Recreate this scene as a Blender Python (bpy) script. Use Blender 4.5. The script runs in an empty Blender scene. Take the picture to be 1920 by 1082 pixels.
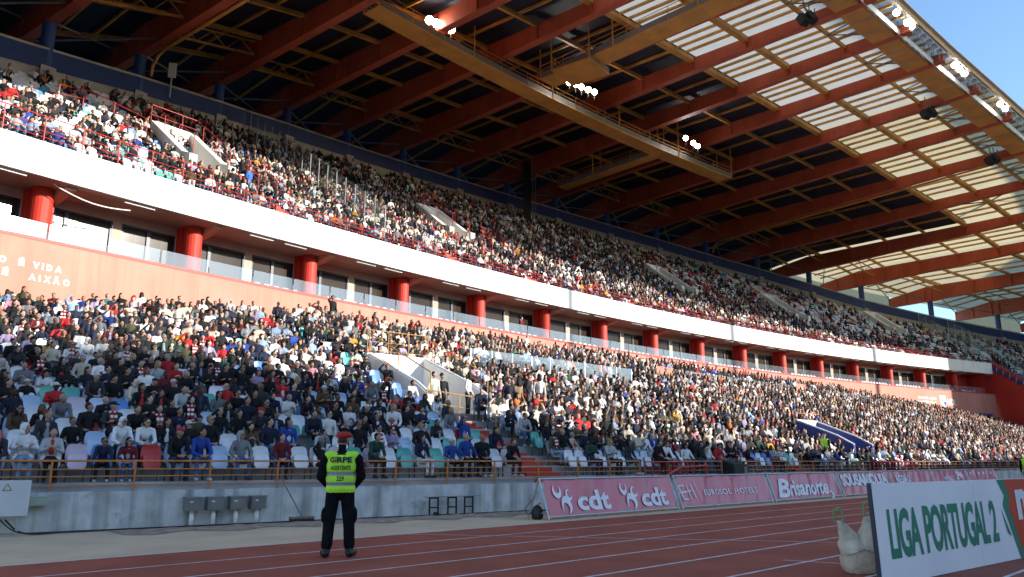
import bpy, bmesh, math, random
import numpy as np
from mathutils import Vector, Matrix
R_ = math.radians
random.seed(7); rng = np.random.default_rng(7)
scn = bpy.context.scene
COL = scn.collection

# ------------------------------------------------------------------ camera, sky, sun, exposure
CAM_H = 1.38; F_PX = 1470.0; PITCH = math.atan(325/1470)
cd = bpy.data.cameras.new('camera'); cam = bpy.data.objects.new('camera', cd); COL.objects.link(cam)
cd.sensor_width = 36; cd.lens = F_PX/1920*36; cd.clip_start = .1; cd.clip_end = 5000
cam.location = (0, 0, CAM_H); cam.rotation_euler = (math.pi/2+PITCH, 0, 0); scn.camera = cam

SUN_EL = R_(16.0); SUN_TH = R_(165.0)                 # light travels towards plan angle 165 deg
HX, HY = -math.cos(SUN_TH), -math.sin(SUN_TH)         # plan direction towards the sun
sd = bpy.data.lights.new('sun', 'SUN'); sd.energy = 3.9; sd.angle = R_(.5); sd.color = (1, .93, .82)
sun = bpy.data.objects.new('sun', sd); COL.objects.link(sun)
sv = Vector((HX*math.cos(SUN_EL), HY*math.cos(SUN_EL), math.sin(SUN_EL)))
sun.rotation_euler = sv.to_track_quat('Z', 'Y').to_euler(); sun.location = (60, -20, 60)
world = bpy.data.worlds.new('World'); scn.world = world; world.use_nodes = True
wn = world.node_tree.nodes; wl = world.node_tree.links
sky = wn.new('ShaderNodeTexSky'); sky.sky_type = 'NISHITA'; sky.sun_disc = False
sky.sun_elevation = SUN_EL; sky.sun_rotation = math.atan2(HX, HY); sky.air_density = 1.0; sky.dust_density = .3; sky.ozone_density = 3.0
wl.new(sky.outputs[0], wn['Background'].inputs[0]); wn['Background'].inputs[1].default_value = .15
vs = scn.view_settings; vs.view_transform = 'Standard'; vs.look = 'None'; vs.exposure = 1.22; vs.gamma = 1; vs.use_curve_mapping = False
scn.cycles.max_bounces = 6; scn.cycles.diffuse_bounces = 3; scn.cycles.transparent_max_bounces = 12
scn.cycles.sample_clamp_indirect = 6; scn.cycles.use_denoising = True
scn.cycles.caustics_reflective = False; scn.cycles.caustics_refractive = False

# ------------------------------------------------------------------ materials
def nodes_of(name):
    m = bpy.data.materials.new(name); m.use_nodes = True
    nt = m.node_tree; return m, nt, nt.nodes, nt.links, nt.nodes['Principled BSDF']
def mat(name, c, rough=.6, var=.12, scale=3.0, bump=0.0, bscale=40, metal=0.0, spec=.4, streak=0.0, stain=None, coat=0.0, blotch=0.0):
    m, nt, N, L, b = nodes_of(name)
    b.inputs['Roughness'].default_value = rough; b.inputs['Metallic'].default_value = metal
    b.inputs['Specular IOR Level'].default_value = spec; b.inputs['Coat Weight'].default_value = coat
    tc = N.new('ShaderNodeTexCoord'); nz = N.new('ShaderNodeTexNoise'); nz.inputs['Scale'].default_value = scale; nz.inputs['Detail'].default_value = 6
    L.new(tc.outputs['Object'], nz.inputs['Vector'])
    mx = N.new('ShaderNodeMix'); mx.data_type = 'RGBA'
    mx.inputs[6].default_value = (*[x*(1-var) for x in c], 1); mx.inputs[7].default_value = (*[min(1, x*(1+var)) for x in c], 1)
    mr = N.new('ShaderNodeMapRange'); mr.inputs[1].default_value = .32; mr.inputs[2].default_value = .68; L.new(nz.outputs['Fac'], mr.inputs[0]); L.new(mr.outputs[0], mx.inputs[0]); out = mx.outputs[2]
    if streak:
        mp = N.new('ShaderNodeMapping'); mp.inputs['Scale'].default_value = (2.2, 2.2, .12); L.new(tc.outputs['Object'], mp.inputs['Vector'])
        n2 = N.new('ShaderNodeTexNoise'); n2.inputs['Scale'].default_value = 1.6; n2.inputs['Detail'].default_value = 8; L.new(mp.outputs[0], n2.inputs['Vector'])
        rp = N.new('ShaderNodeValToRGB'); rp.color_ramp.elements[0].position = .48; rp.color_ramp.elements[1].position = .72
        L.new(n2.outputs['Fac'], rp.inputs[0])
        ml = N.new('ShaderNodeMath'); ml.operation = 'MULTIPLY'; ml.inputs[1].default_value = streak; L.new(rp.outputs[0], ml.inputs[0])
        m2 = N.new('ShaderNodeMix'); m2.data_type = 'RGBA'; m2.inputs[7].default_value = (*(stain or [x*.35 for x in c]), 1)
        L.new(ml.outputs[0], m2.inputs[0]); L.new(out, m2.inputs[6]); out = m2.outputs[2]
    if blotch:
        n4 = N.new('ShaderNodeTexNoise'); n4.inputs['Scale'].default_value = 1.9; n4.inputs['Detail'].default_value = 10; n4.inputs['Roughness'].default_value = .72; L.new(tc.outputs['Object'], n4.inputs['Vector'])
        r4 = N.new('ShaderNodeValToRGB'); r4.color_ramp.elements[0].position = .56; r4.color_ramp.elements[1].position = .68; L.new(n4.outputs['Fac'], r4.inputs[0])
        m4 = N.new('ShaderNodeMath'); m4.operation = 'MULTIPLY'; m4.inputs[1].default_value = blotch; L.new(r4.outputs[0], m4.inputs[0])
        m5 = N.new('ShaderNodeMix'); m5.data_type = 'RGBA'; m5.inputs[7].default_value = (*[x*.4 for x in c], 1); L.new(m4.outputs[0], m5.inputs[0]); L.new(out, m5.inputs[6]); out = m5.outputs[2]
    L.new(out, b.inputs['Base Color'])
    if bump:
        n3 = N.new('ShaderNodeTexNoise'); n3.inputs['Scale'].default_value = bscale; n3.inputs['Detail'].default_value = 4; L.new(tc.outputs['Object'], n3.inputs['Vector'])
        bp = N.new('ShaderNodeBump'); bp.inputs['Strength'].default_value = bump; bp.inputs['Distance'].default_value = .02
        L.new(n3.outputs['Fac'], bp.inputs['Height']); L.new(bp.outputs[0], b.inputs['Normal'])
    return m
def mat_attr(name, attr, kind, rough=.8):                 # colour read from a per-object property or a per-face attribute
    m, nt, N, L, b = nodes_of(name); b.inputs['Roughness'].default_value = rough; b.inputs['Specular IOR Level'].default_value = .25
    a = N.new('ShaderNodeAttribute'); a.attribute_type = kind; a.attribute_name = attr
    tc = N.new('ShaderNodeTexCoord'); nz = N.new('ShaderNodeTexNoise'); nz.inputs['Scale'].default_value = 9; nz.inputs['Detail'].default_value = 3
    L.new(tc.outputs['Object'], nz.inputs['Vector'])
    mr = N.new('ShaderNodeMapRange'); mr.inputs[3].default_value = .75; mr.inputs[4].default_value = 1.25; L.new(nz.outputs['Fac'], mr.inputs[0])
    vm = N.new('ShaderNodeVectorMath'); vm.operation = 'SCALE'; L.new(a.outputs['Color'], vm.inputs[0]); L.new(mr.outputs[0], vm.inputs['Scale'])
    L.new(vm.outputs[0], b.inputs['Base Color'])
    return m
def mat_emit(name, c, s):
    m, nt, N, L, b = nodes_of(name); b.inputs['Base Color'].default_value = (*c, 1)
    b.inputs['Emission Color'].default_value = (*c, 1); b.inputs['Emission Strength'].default_value = s; return m
def mat_glass(name, tint, alpha, rough=.05):
    m, nt, N, L, b = nodes_of(name); N.remove(b)
    g = N.new('ShaderNodeBsdfGlossy'); g.inputs['Roughness'].default_value = rough; g.inputs['Color'].default_value = (*tint, 1)
    d = N.new('ShaderNodeBsdfDiffuse'); d.inputs['Color'].default_value = (*tint, 1)
    t = N.new('ShaderNodeBsdfTransparent'); t.inputs['Color'].default_value = (.93, .96, .97, 1)
    m1 = N.new('ShaderNodeMixShader'); m1.inputs[0].default_value = .45; L.new(g.outputs[0], m1.inputs[1]); L.new(d.outputs[0], m1.inputs[2])
    m2 = N.new('ShaderNodeMixShader'); m2.inputs[0].default_value = alpha; L.new(t.outputs[0], m2.inputs[1]); L.new(m1.outputs[0], m2.inputs[2])
    L.new(m2.outputs[0], N['Material Output'].inputs[0]); return m
def mat_translucent(name, c):
    m, nt, N, L, b = nodes_of(name); N.remove(b)
    tc = N.new('ShaderNodeTexCoord'); nz = N.new('ShaderNodeTexNoise'); nz.inputs['Scale'].default_value = .7; nz.inputs['Detail'].default_value = 5; L.new(tc.outputs['Object'], nz.inputs['Vector'])
    mx = N.new('ShaderNodeMix'); mx.data_type = 'RGBA'; mx.inputs[6].default_value = (*[x*.78 for x in c], 1); mx.inputs[7].default_value = (*c, 1); L.new(nz.outputs['Fac'], mx.inputs[0])
    d = N.new('ShaderNodeBsdfDiffuse'); t = N.new('ShaderNodeBsdfTranslucent'); L.new(mx.outputs[2], d.inputs[0]); L.new(mx.outputs[2], t.inputs[0])
    ms = N.new('ShaderNodeMixShader'); ms.inputs[0].default_value = .75; L.new(d.outputs[0], ms.inputs[1]); L.new(t.outputs[0], ms.inputs[2])
    L.new(ms.outputs[0], N['Material Output'].inputs[0]); return m

M = dict(
 ground=mat('dusty_ground', (.30, .27, .23), .9, .2, .6, .2), track=mat('running_track', (.33, .078, .045), .82, .16, .9, .5, 220, blotch=.18),
 line=mat('line_paint', (.62, .58, .58), .7, .25, 5), apron=mat('sandy_paving', (.58, .46, .31), .9, .10, .8, .2, 120, blotch=.25),
 sand=mat('raked_sand', (.33, .25, .19), .95, .35, 4, .9, 14), concrete=mat('weathered_concrete', (.52, .52, .50), .85, .20, 2.6, .35, 30, streak=.8, stain=(.16, .16, .15), blotch=.75),
 terrace=mat('terrace_concrete', (.36, .36, .36), .9, .2, .8, .2, 20), white=mat('white_render', (.80, .79, .76), .75, .04, .5, .05, 30, streak=.2, stain=(.38, .36, .33)),
 redwall=mat('red_render', (.56, .23, .17), .75, .10, .35, .08, 25, streak=.32, stain=(.46, .12, .075)), deepred=mat('deep_red_paint', (.42, .03, .02), .5, .1, .5),
 pillar=mat('pillar_red_paint', (.56, .035, .018), .6, .08, .8), beige=mat('beige_render', (.50, .36, .27), .8, .1, .6, streak=.1),
 soffit=mat('soffit_render', (.48, .36, .28), .85, .12, .6), navy=mat('navy_metal', (.02, .025, .05), .4, .1, 2), pane=mat('dark_window_glass', (.035, .024, .017), .15, .3, .5, spec=.15),
 orange=mat('orange_rail_paint', (.52, .18, .035), .45, .2, 6), redrail=mat('red_rail_paint', (.48, .03, .022), .45, .2, 6), yellowrail=mat('ochre_rail_paint', (.46, .27, .09), .45, .2, 6),
 girder=mat('girder_red_paint', (.52, .108, .05), .55, .16, .5, .03, 8, streak=.35, stain=(.34, .06, .03)), ochre=mat('ochre_steel_paint', (.60, .32, .075), .5, .28, .8),
 catwalk=mat('catwalk_ochre_paint', (.66, .32, .065), .5, .15, .7), darkroof=mat('dark_roof_sheet', (.02, .024, .045), .6, .2, 1), clear=mat_translucent('translucent_roof_sheet', (.64, .58, .48)), clearwarm=mat_translucent('yellowish_translucent_sheet', (.64, .55, .34)),  # clearwarm: yellower tint for the far bays
 grey=mat('galvanised_grey', (.17, .165, .15), .6, .15, 2), blue=mat('blue_parapet_paint', (.02, .045, .15), .5, .12, .7), bluecol=mat('blue_column_paint', (.035, .085, .24), .45, .12, .7),
 parcon=mat('parapet_concrete', (.36, .33, .29), .85, .2, .8), steel=mat('galvanised_steel', (.42, .44, .46), .42, .12, 5, metal=.6),
 glass=mat_glass('balustrade_glass', (.72, .80, .84), .13), screen=mat_glass('screen_glass', (.55, .62, .62), .16), banner=mat('red_banner_vinyl', (.58, .105, .14), .3, .06, 1.2, spec=.6),
 print=mat('white_print', (.80, .80, .80), .5, .04, 3), boardwhite=mat('board_white', (.90, .91, .90), .35, .06, .8, spec=.5), green=mat('board_green', (.035, .24, .15), .4, .05, 2),
 boardred=mat('board_red', (.60, .075, .03), .4, .05, 2), black=mat('black_plastic', (.015, .015, .016), .5, .2, 6), rubber=mat('black_cable', (.02, .02, .022), .6, .2, 6),
 boxgrey=mat('meter_box_grey', (.20, .20, .185), .55, .12, 3), cabinet=mat('cabinet_paint', (.55, .56, .55), .45, .06, 2), palegreen=mat('pale_green_paint', (.36, .42, .33), .6, .1, 3),
 sack=mat('woven_sack', (.60, .53, .41), .6, .22, 7, .9, 28), sackgreen=mat('green_webbing', (.16, .33, .14), .7, .15, 8), wood=mat('broom_wood', (.20, .15, .10), .7, .2, 9),
 stair=mat('red_step_paint', (.50, .055, .03), .65, .15, 1.5), bluewall=mat('blue_panel_paint', (.025, .05, .22), .45, .1, 1), hivis=mat('hi_vis_fabric', (.46, .86, .05), .8, .10, 6, .5, 9),
 reflect=mat('reflective_tape', (.22, .24, .27), .4, .05, 6), blackcloth=mat('black_cloth', (.009, .009, .011), .95, .3, 9, .9, 14, spec=.08), skinm=mat('skin', (.42, .25, .17), .55, .08, 8),
 beret=mat('red_beret_felt', (.38, .025, .02), .85, .15, 9), boot=mat('black_boot_leather', (.012, .012, .012), .4, .2, 9), hairm=mat('dark_hair', (.02, .014, .01), .6, .3, 20),
 lamp=mat_emit('lit_lamp', (1, .97, .9), 40), lampoff=mat('lamp_lens', (.45, .47, .48), .15, .1, 6), tube=mat('light_tube_white', (.82, .82, .80), .4, .04, 3), hydro=mat('orange_fabric', (.55, .09, .02), .8, .1, 5),
 ibl=mat('royal_blue_fabric', (.03, .08, .42), .8, .1, 5), sign=mat('pale_sign', (.62, .64, .66), .5, .05, 3), yellow=mat('yellow_sign', (.58, .56, .38), .5, .05, 3), room=mat('room_interior', (.10, .07, .05), .9, .2, 1),
 darkcon=mat('caster_joint_concrete', (.34, .32, .30), .9, .15, .3))  # serves the unseen caster and the fascia joints

# ------------------------------------------------------------------ helpers
TMP = bpy.data.scenes.new('workbench')                      # an empty side scene in which text and body shapes are evaluated
def evaluate(o):
    TMP.view_layers[0].update(); dg = TMP.view_layers[0].depsgraph; dg.update(); return o.evaluated_get(dg)
class G:
    def __init__(s): s.v = []; s.f = []; s.m = []
    def add(s, vs, fs, mi=0):
        o = len(s.v); s.v += [tuple(v) for v in vs]; s.f += [tuple(i+o for i in f) for f in fs]; s.m += [mi]*len(fs); return s
    def box(s, o, a, b, c, mi=0):
        o, a, b, c = map(Vector, (o, a, b, c)); p = [o, o+a, o+a+b, o+b]; p += [q+c for q in p]
        return s.add(p, [(3, 2, 1, 0), (4, 5, 6, 7), (0, 1, 5, 4), (1, 2, 6, 5), (2, 3, 7, 6), (3, 0, 4, 7)], mi)
    def cbox(s, c, a, b, d, mi=0):                            # centred box from three full edge vectors
        c, a, b, d = map(Vector, (c, a, b, d)); return s.box(c-a/2-b/2-d/2, a, b, d, mi)
    def beam(s, p, q, w, h, mi=0, up=(0, 0, 1)):
        p, q = Vector(p), Vector(q); d = (q-p); x = d.cross(Vector(up)); x = x.normalized() if x.length > 1e-6 else Vector((1, 0, 0)); y = x.cross(d).normalized()
        return s.box(p-x*w/2-y*h/2, x*w, y*h, d, mi)
    def tube(s, pts, r, n=6, mi=0, r2=None):
        pts = [Vector(p) for p in pts]; rings = []
        for i, p in enumerate(pts):
            d = (pts[min(i+1, len(pts)-1)]-pts[max(i-1, 0)]).normalized(); x = d.cross(Vector((0, 0, 1)))
            x = x.normalized() if x.length > 1e-4 else Vector((1, 0, 0)); y = d.cross(x); rr = r if r2 is None else r+(r2-r)*i/(len(pts)-1)
            rings.append([p+(x*math.cos(2*math.pi*k/n)+y*math.sin(2*math.pi*k/n))*rr for k in range(n)])
        vs = [v for R in rings for v in R]; fs = [(i*n+k, i*n+(k+1) % n, (i+1)*n+(k+1) % n, (i+1)*n+k) for i in range(len(pts)-1) for k in range(n)]
        fs += [tuple(range(n))[::-1], tuple((len(pts)-1)*n+k for k in range(n))]; return s.add(vs, fs, mi)
    def grid(s, rows, mi=0):                                  # rows: list of equal-length point lists
        n = len(rows[0]); return s.add([p for r in rows for p in r], [(i*n+j, i*n+j+1, (i+1)*n+j+1, (i+1)*n+j) for i in range(len(rows)-1) for j in range(n-1)], mi)
    def mesh(s, name, mats, smooth=False):
        me = bpy.data.meshes.new(name); me.from_pydata(s.v, [], s.f)
        for m in (mats if isinstance(mats, (list, tuple)) else [mats]): me.materials.append(M[m] if isinstance(m, str) else m)
        if len(me.materials) > 1: me.polygons.foreach_set('material_index', s.m)
        if smooth: me.polygons.foreach_set('use_smooth', [True]*len(me.polygons))
        me.update(); return me
def link(name, data, parent=None, label=None, cat=None, group=None, kind=None):
    o = bpy.data.objects.new(name, data); COL.objects.link(o)
    if parent is not None:
        o.parent = parent
        if parent.type == 'EMPTY': o.matrix_parent_inverse = Matrix.Translation(-Vector(parent.location))
    for k, v in (('label', label), ('category', cat), ('group', group), ('kind', kind)):
        if v: o[k] = v
    return o
def obj(name, g, mats, parent=None, smooth=False, **kw): return link(name, g.mesh(name, mats, smooth), parent, **kw)
def thing(name, label, cat, loc=(0, 0, 0), group=None):
    o = bpy.data.objects.new(name, None); COL.objects.link(o); o.location = loc; o['label'] = label; o['category'] = cat; o.empty_display_size = .2
    if group: o['group'] = group
    return o
def raw_mesh(name, V, T, mats, face_col=None, mi=None):
    me = bpy.data.meshes.new(name); n = len(T); me.vertices.add(len(V)); me.vertices.foreach_set('co', np.ascontiguousarray(V, np.float32).ravel())
    me.loops.add(n*3); me.loops.foreach_set('vertex_index', np.ascontiguousarray(T, np.int32).ravel())
    me.polygons.add(n); me.polygons.foreach_set('loop_start', np.arange(0, n*3, 3, dtype=np.int32))
    me.polygons.foreach_set('use_smooth', np.ones(n, bool))
    for m in mats: me.materials.append(m)
    if mi is not None: me.polygons.foreach_set('material_index', np.ascontiguousarray(mi, np.int32))
    if face_col is not None:
        a = me.attributes.new('tint', 'FLOAT_COLOR', 'FACE'); a.data.foreach_set('color', np.ascontiguousarray(face_col, np.float32).ravel())
    me.update(calc_edges=True); return me
def text_mesh(s, bold=0.0, shear=0.0, gap=1.0):
    cu = bpy.data.curves.new('t', 'FONT'); cu.body = s; cu.offset = bold; cu.shear = shear; cu.space_character = gap; cu.resolution_u = 3
    o = bpy.data.objects.new('t', cu); TMP.collection.objects.link(o); ev = evaluate(o); me = ev.to_mesh()
    V = [tuple(v.co) for v in me.vertices]; F = [tuple(p.vertices) for p in me.polygons]
    ev.to_mesh_clear(); bpy.data.objects.remove(o); bpy.data.curves.remove(cu); return V, F
def fit_text(g, s, box, f, bold=0.0, shear=0.0, mi=0, gap=1.0):
    """write s into the rectangle box=(u0,w0,u1,w1) of a surface given by f(u,w)"""
    V, F = text_mesh(s, bold, shear, gap); xs = [v[0] for v in V]; ys = [v[1] for v in V]; x0, x1, y0, y1 = min(xs), max(xs), min(ys), max(ys)
    u0, w0, u1, w1 = box; g.add([f(u0+(v[0]-x0)/(x1-x0)*(u1-u0), w0+(v[1]-y0)/(y1-y0)*(w1-w0)) for v in V], F, mi)
def crescent(g, f, c, r, a, thick, mi=0):
    """a crescent: outer arc minus a shifted inner arc, tips at angle a (degrees)"""
    n = 18; out = []; inn = []
    for i in range(n+1):
        t = R_(a+25+310*i/n); out.append((c[0]+r*math.cos(t), c[1]+r*math.sin(t)))
        k = 1-thick*math.sin(math.pi*i/n); inn.append((c[0]+r*k*math.cos(t), c[1]+r*k*math.sin(t)))
    g.add([f(*p) for p in out+inn], [(i, i+1, n+2+i, n+1+i) for i in range(n)], mi)

# ------------------------------------------------------------------ geometry of the place
CX, CY = 179.6, -112.06; RF = 243.4; ZT = 13.83; ZB = 12.42; ZW = 9.91
def pol(th, R, z): t = R_(th); return (CX+R*math.cos(t), CY+R*math.sin(t), z)
TH = [149.5, 148, 146.5, 145, 143.5, 142, 140.45, 138.95, 137.5, 136.0, 134.4, 132.8, 131.2, 129.4, 127.7, 126.0, 124.2, 122.5, 120.9, 118.2, 115.4, 112.6, 109.8]
DEP = [3.5, 5, 7, 9, 12.1, 15.2, 17.5, 19.0, 19.8, 20.4, 20.9, 21.1, 21, 20.5, 19.5, 18.0, 16.3, 13.9, 11, 8.7, 6.8, 5, 4]
COLH = list(np.interp(range(-3, 20), [0, 1, 4, 9, 11, 14, 16, 18], [1.7, 1.7, 1.4, 1.4, 1.6, 1.8, 2.3, 2.3]))
ZRIM = [ZT+.68*d+2.0 for d in DEP]; ZG = [z+h for z, h in zip(ZRIM, COLH)]
_th = np.array(TH)
def dep(th): return float(np.interp(-th, -_th, DEP))
def zg(th): return float(np.interp(-th, -_th, ZG))
B = np.array([1.9, 24.8]); D1 = np.array([.808, .589]); D1 /= np.hypot(*D1); D2 = np.array([math.sin(R_(46)), math.cos(R_(46))])
N1 = np.array([-D1[1], D1[0]]); N2 = np.array([-D2[1], D2[0]]); BIS = (N1+N2)/np.hypot(*(N1+N2)); CB = float(BIS@N1)
def front(s, o, z=0.0):
    """point at distance s along the front wall (bend at s=0) and o behind it"""
    p = B+BIS*(o/CB)+(D1 if s < 0 else D2)*s; return (float(p[0]), float(p[1]), z)
ROW_D, ROW_H, Z0 = .8, .31, .95
def lowz(o): return Z0+ROW_H/ROW_D*(o-.55)
def radius(p): return math.hypot(p[0]-CX, p[1]-CY)
def angle(p): return math.degrees(math.atan2(p[1]-CY, p[0]-CX))
def pix(p):
    X, Y, Z = p[0], p[1], p[2]-CAM_H; y = Y*math.cos(PITCH)+Z*math.sin(PITCH); z = -Y*math.sin(PITCH)+Z*math.cos(PITCH)
    return (960+F_PX*X/y, 541-F_PX*z/y, y) if y > .5 else (-9e9, 0, 0)
def inview(p, m=190): x, y, d = pix(p); return -m < x < 1920+m and -m < y < 1082+m

# ------------------------------------------------------------------ ground, track, apron
g = G(); g.add([(-1500, -1500, -.012), (1500, -1500, -.012), (1500, 1500, -.012), (-1500, 1500, -.012)], [(0, 1, 2, 3)])
obj('ground', g, 'ground', kind='structure')
TD = np.array([math.sin(R_(45)), math.cos(R_(45))]); TN = np.array([-TD[1], TD[0]])
def trk(s, n, z=0.0): p = TD*s+TN*n; return (float(p[0]), float(p[1]), z)
g = G(); g.add([trk(-60, -25, -.008), trk(160, -25, -.008), trk(160, 30, -.008), trk(-60, 30, -.008)], [(0, 1, 2, 3)])
obj('apron', g, 'apron', kind='structure')
g = G(); g.add([trk(-60, -4, -.004), trk(160, -4, -.004), trk(160, 13.05, -.004), trk(-60, 12.75, -.004)], [(0, 1, 2, 3)])
track = obj('running_track', g, 'track', kind='structure')
for n0, n1 in ((12.72, 13.0), (11.35, 11.3), (10.02, 10.0), (8.92, 8.9), (7.72, 7.7), (6.55, 6.5), (5.3, 5.3), (4.1, 4.1), (2.9, 2.9)):
    g = G(); w = .028; g.add([trk(-55, n0-w, 0), trk(150, n1-w, 0), trk(150, n1+w, 0), trk(-55, n0+w, 0)], [(0, 1, 2, 3)]); obj('lane_line', g, 'line', track)
for a, b in (((-3.5, 16.3), (6.2, 14.3)), ((3.9, 11.85), (5.2, 11.1))):
    a, b = np.array(a), np.array(b); d = (b-a)/np.hypot(*(b-a)); q = np.array([-d[1], d[0]])*.022
    g = G(); g.add([(*(a-q), .0015), (*(b-q), .0015), (*(b+q), .0015), (*(a+q), .0015)], [(0, 1, 2, 3)]); obj('marking_line', g, 'line', track)
# raked strip of sand along the foot of the wall
g = G(); rows = []
for k in range(9):
    r = []
    for i in range(61):
        s = -13+11.5*i/60; o = -.55-.14*k*(1+.25*math.sin(i*.7)); edge = min(k, 8-k, i/3, (60-i)/3)
        p = front(s, o); r.append((p[0], p[1], .001+max(0, min(1, edge/2))*(.02+.035*abs(math.sin(i*1.9+k*2.3))*random.random())))
    rows.append(r)
g.grid(rows); obj('sand_strip', g, 'sand', smooth=True, kind='structure')
g = G(); g.grid([[(*front(s, -.35-.0*s)[:2], .001) for s in (-1.6, 4)], [(*front(s, -1.0)[:2], .001) for s in (-2.2, 4)]]); obj('red_path', g, 'track', kind='structure')

# ------------------------------------------------------------------ lower stand: wall, terraces, stairs, walkways
lower = thing('lower_stand', 'lower tier of grey concrete terraces with coloured plastic seats behind a stained wall', 'grandstand', front(-5, 0))
def seg(s0, s1, step):
    n = max(1, int(round((s1-s0)/step))); return [s0+(s1-s0)*i/n for i in range(n+1)]
SMIN, SMAX = -24.0, 112.0
SS = seg(SMIN, 0, 3)+seg(0, SMAX, 3)[1:]
for a, b in zip(SS[:-1:2], SS[2::2]):
    mid = (a+b)/2; pts = [a, mid if not (a < 0 < b) else 0, b]; g = G()
    g.grid([[front(s, 0, 0) for s in pts], [front(s, 0, .77) for s in pts], [front(s, .3, .775) for s in pts]]); obj('wall_panel', g, 'concrete', lower)
# vomitory boxes cut into the lower terraces:  (s0, s1, o0, o1)
VOM = [(-1.4, 1.6, 5.9, 10.4), (22.9, 25.5, 1.0, 4.1)]
def in_vom(s, o, pad=0): return any(a-pad < s < b+pad and c-pad < o < d+pad for a, b, c, d in VOM)
STAIR = [(-1.35, -.02, 0, 5.6), (-16.5, -15.4, 0, 20), (15.5, 16.6, 0, 30), (43, 44.2, 0, 30), (58, 59.2, 0, 30), (73, 74.2, 0, 30), (88, 89.2, 0, 30), (-3.1, -2.1, 5.0, 20)]
def in_stair(s, o): return (-1.9 < s < .2 and o < 5.6) or any(a < s < b and c-.1 < o < d for a, b, c, d in STAIR)
g = G(); fine = seg(SMIN, 0, .5)+seg(0, SMAX, .5)[1:]
NROW = 25
for k in range(-1, NROW):
    o0 = .3 if k < 0 else .55+ROW_D*k-.35; o1 = .55+ROW_D*(k+1)-.35; z = .775 if k < 0 else Z0+ROW_H*k; zn = Z0+ROW_H*(k+1)
    if k < 0: zn = Z0
    for a, b in zip(fine[:-1], fine[1:]):
        m = (a+b)/2; om = (o0+o1)/2
        if in_vom(m, om): continue
        p = front(m, o0)
        if radius(p) > RF+.35: continue
        A_, B_, C_, D_ = front(a, o0, z), front(b, o0, z), front(b, o1, z), front(a, o1, z)
        g.add([A_, B_, C_, D_], [(0, 1, 2, 3)]); g.add([D_, C_, front(b, o1, zn), front(a, o1, zn)], [(0, 1, 2, 3)])
obj('terrace', g, 'terrace', lower)
for (a, b, c, d) in STAIR[:1]:
    st = obj('stairway', G().add([front(a, .05, .78), front(b, .05, .78), front(b, .1, .782), front(a, .1, .782)], [(0, 1, 2, 3)]), 'stair', lower)
    for k in range(int((d-c)/.4)):
        o = .15+.4*k; z = max(.78, lowz(o+.2))+.02; p, q = front(a, o, 0), front(b, o, 0); g = G()
        g.add([front(a, o, z-.22), front(b, o, z-.22), front(b, o, z), front(a, o, z), front(b, o+.42, z), front(a, o+.42, z), front(b, o+.42, z-.22), front(a, o+.42, z-.22)],
              [(0, 1, 2, 3), (3, 2, 4, 5), (1, 6, 4, 2), (0, 3, 5, 7)]); obj('step', g, 'stair', st)
for (a, b, c, d) in STAIR[1:]:
    g = G()
    for k in range(int((d-c)/.4)):
        o = c+.15+.4*k; z = max(.78, lowz(o+.2))+.02
        if radius(front((a+b)/2, o)) > RF-.2 or in_vom((a+b)/2, o): continue
        g.add([front(a, o, z-.25), front(b, o, z-.25), front(b, o, z), front(a, o, z), front(b, o+.42, z), front(a, o+.42, z)], [(0, 1, 2, 3), (3, 2, 4, 5)])
    if g.v: obj('stairway', g, 'stair', lower)
def vomitory(box, wallm, capm, lab, cat, up=0.0):
    a, b, c, d = box; zf = lowz(c)-.05; zb = lowz(d)+.95+up; t = thing('stand_entrance', lab, cat, front((a+b)/2, c, zf)); w = .22
    g = G(); g.add([front(a, c, zf), front(b, c, zf), front(b, d, zf), front(a, d, zf)], [(0, 1, 2, 3)]); obj('floor', g, 'terrace', t)
    for s0, s1 in ((a, a+w), (b-w, b)):
        g = G(); lo, hi = [], []
        for o, zt in ((c, lowz(c)+.75+up), (c+.9, lowz(c)+1.25+up), (d+.1, zb)):
            lo += [front(s0, o, zf), front(s1, o, zf)]; hi += [front(s0, o, zt), front(s1, o, zt)]
        for i in (0, 2): g.add(lo[i:i+4]+hi[i:i+4], [(0, 2, 6, 4), (3, 1, 5, 7), (4, 6, 7, 5)])
        g.add(lo[:2]+hi[:2], [(0, 1, 3, 2)]); g.add(lo[4:]+hi[4:], [(0, 2, 3, 1)]); obj('side_wall', g, wallm, t)
        g = G(); g.tube([front((s0+s1)/2, o, z) for o, z in ((c, lowz(c)+.78+up), (c+.9, lowz(c)+1.28+up), (d+.1, zb+.03))], .05, 5); obj('wall_cap', g, capm, t)
    g = G(); g.box(front(a, d, zb-1.5), Vector(front(b, d))-Vector(front(a, d)), Vector(front(a, d+.2))-Vector(front(a, d)), (0, 0, 1.55)); obj('back_wall', g, capm, t)
    g = G(); g.box(front(a+w, d-1.7, zb-2.0), Vector(front(b-w, d))-Vector(front(a+w, d)), Vector(front(a, d-.05, .5))-Vector(front(a, d-1.7, 0)), (0, 0, .14)); obj('canopy', g, 'boxgrey', t)
    g = G(); g.box(front(a+w, d-.1, zf), Vector(front(b-w, d))-Vector(front(a+w, d)), Vector(front(a, d))-Vector(front(a, d-.1)), (0, 0, zb-1.6-zf)); obj('doorway', g, 'navy', t)
    return t
vomitory(VOM[0], 'white', 'white', 'white walled stand entrance with canopy beside the red steps', 'entrance')
vomitory(VOM[1], 'bluewall', 'white', 'blue sided stand entrance with pale caps near the far steward', 'entrance', .35)

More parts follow.
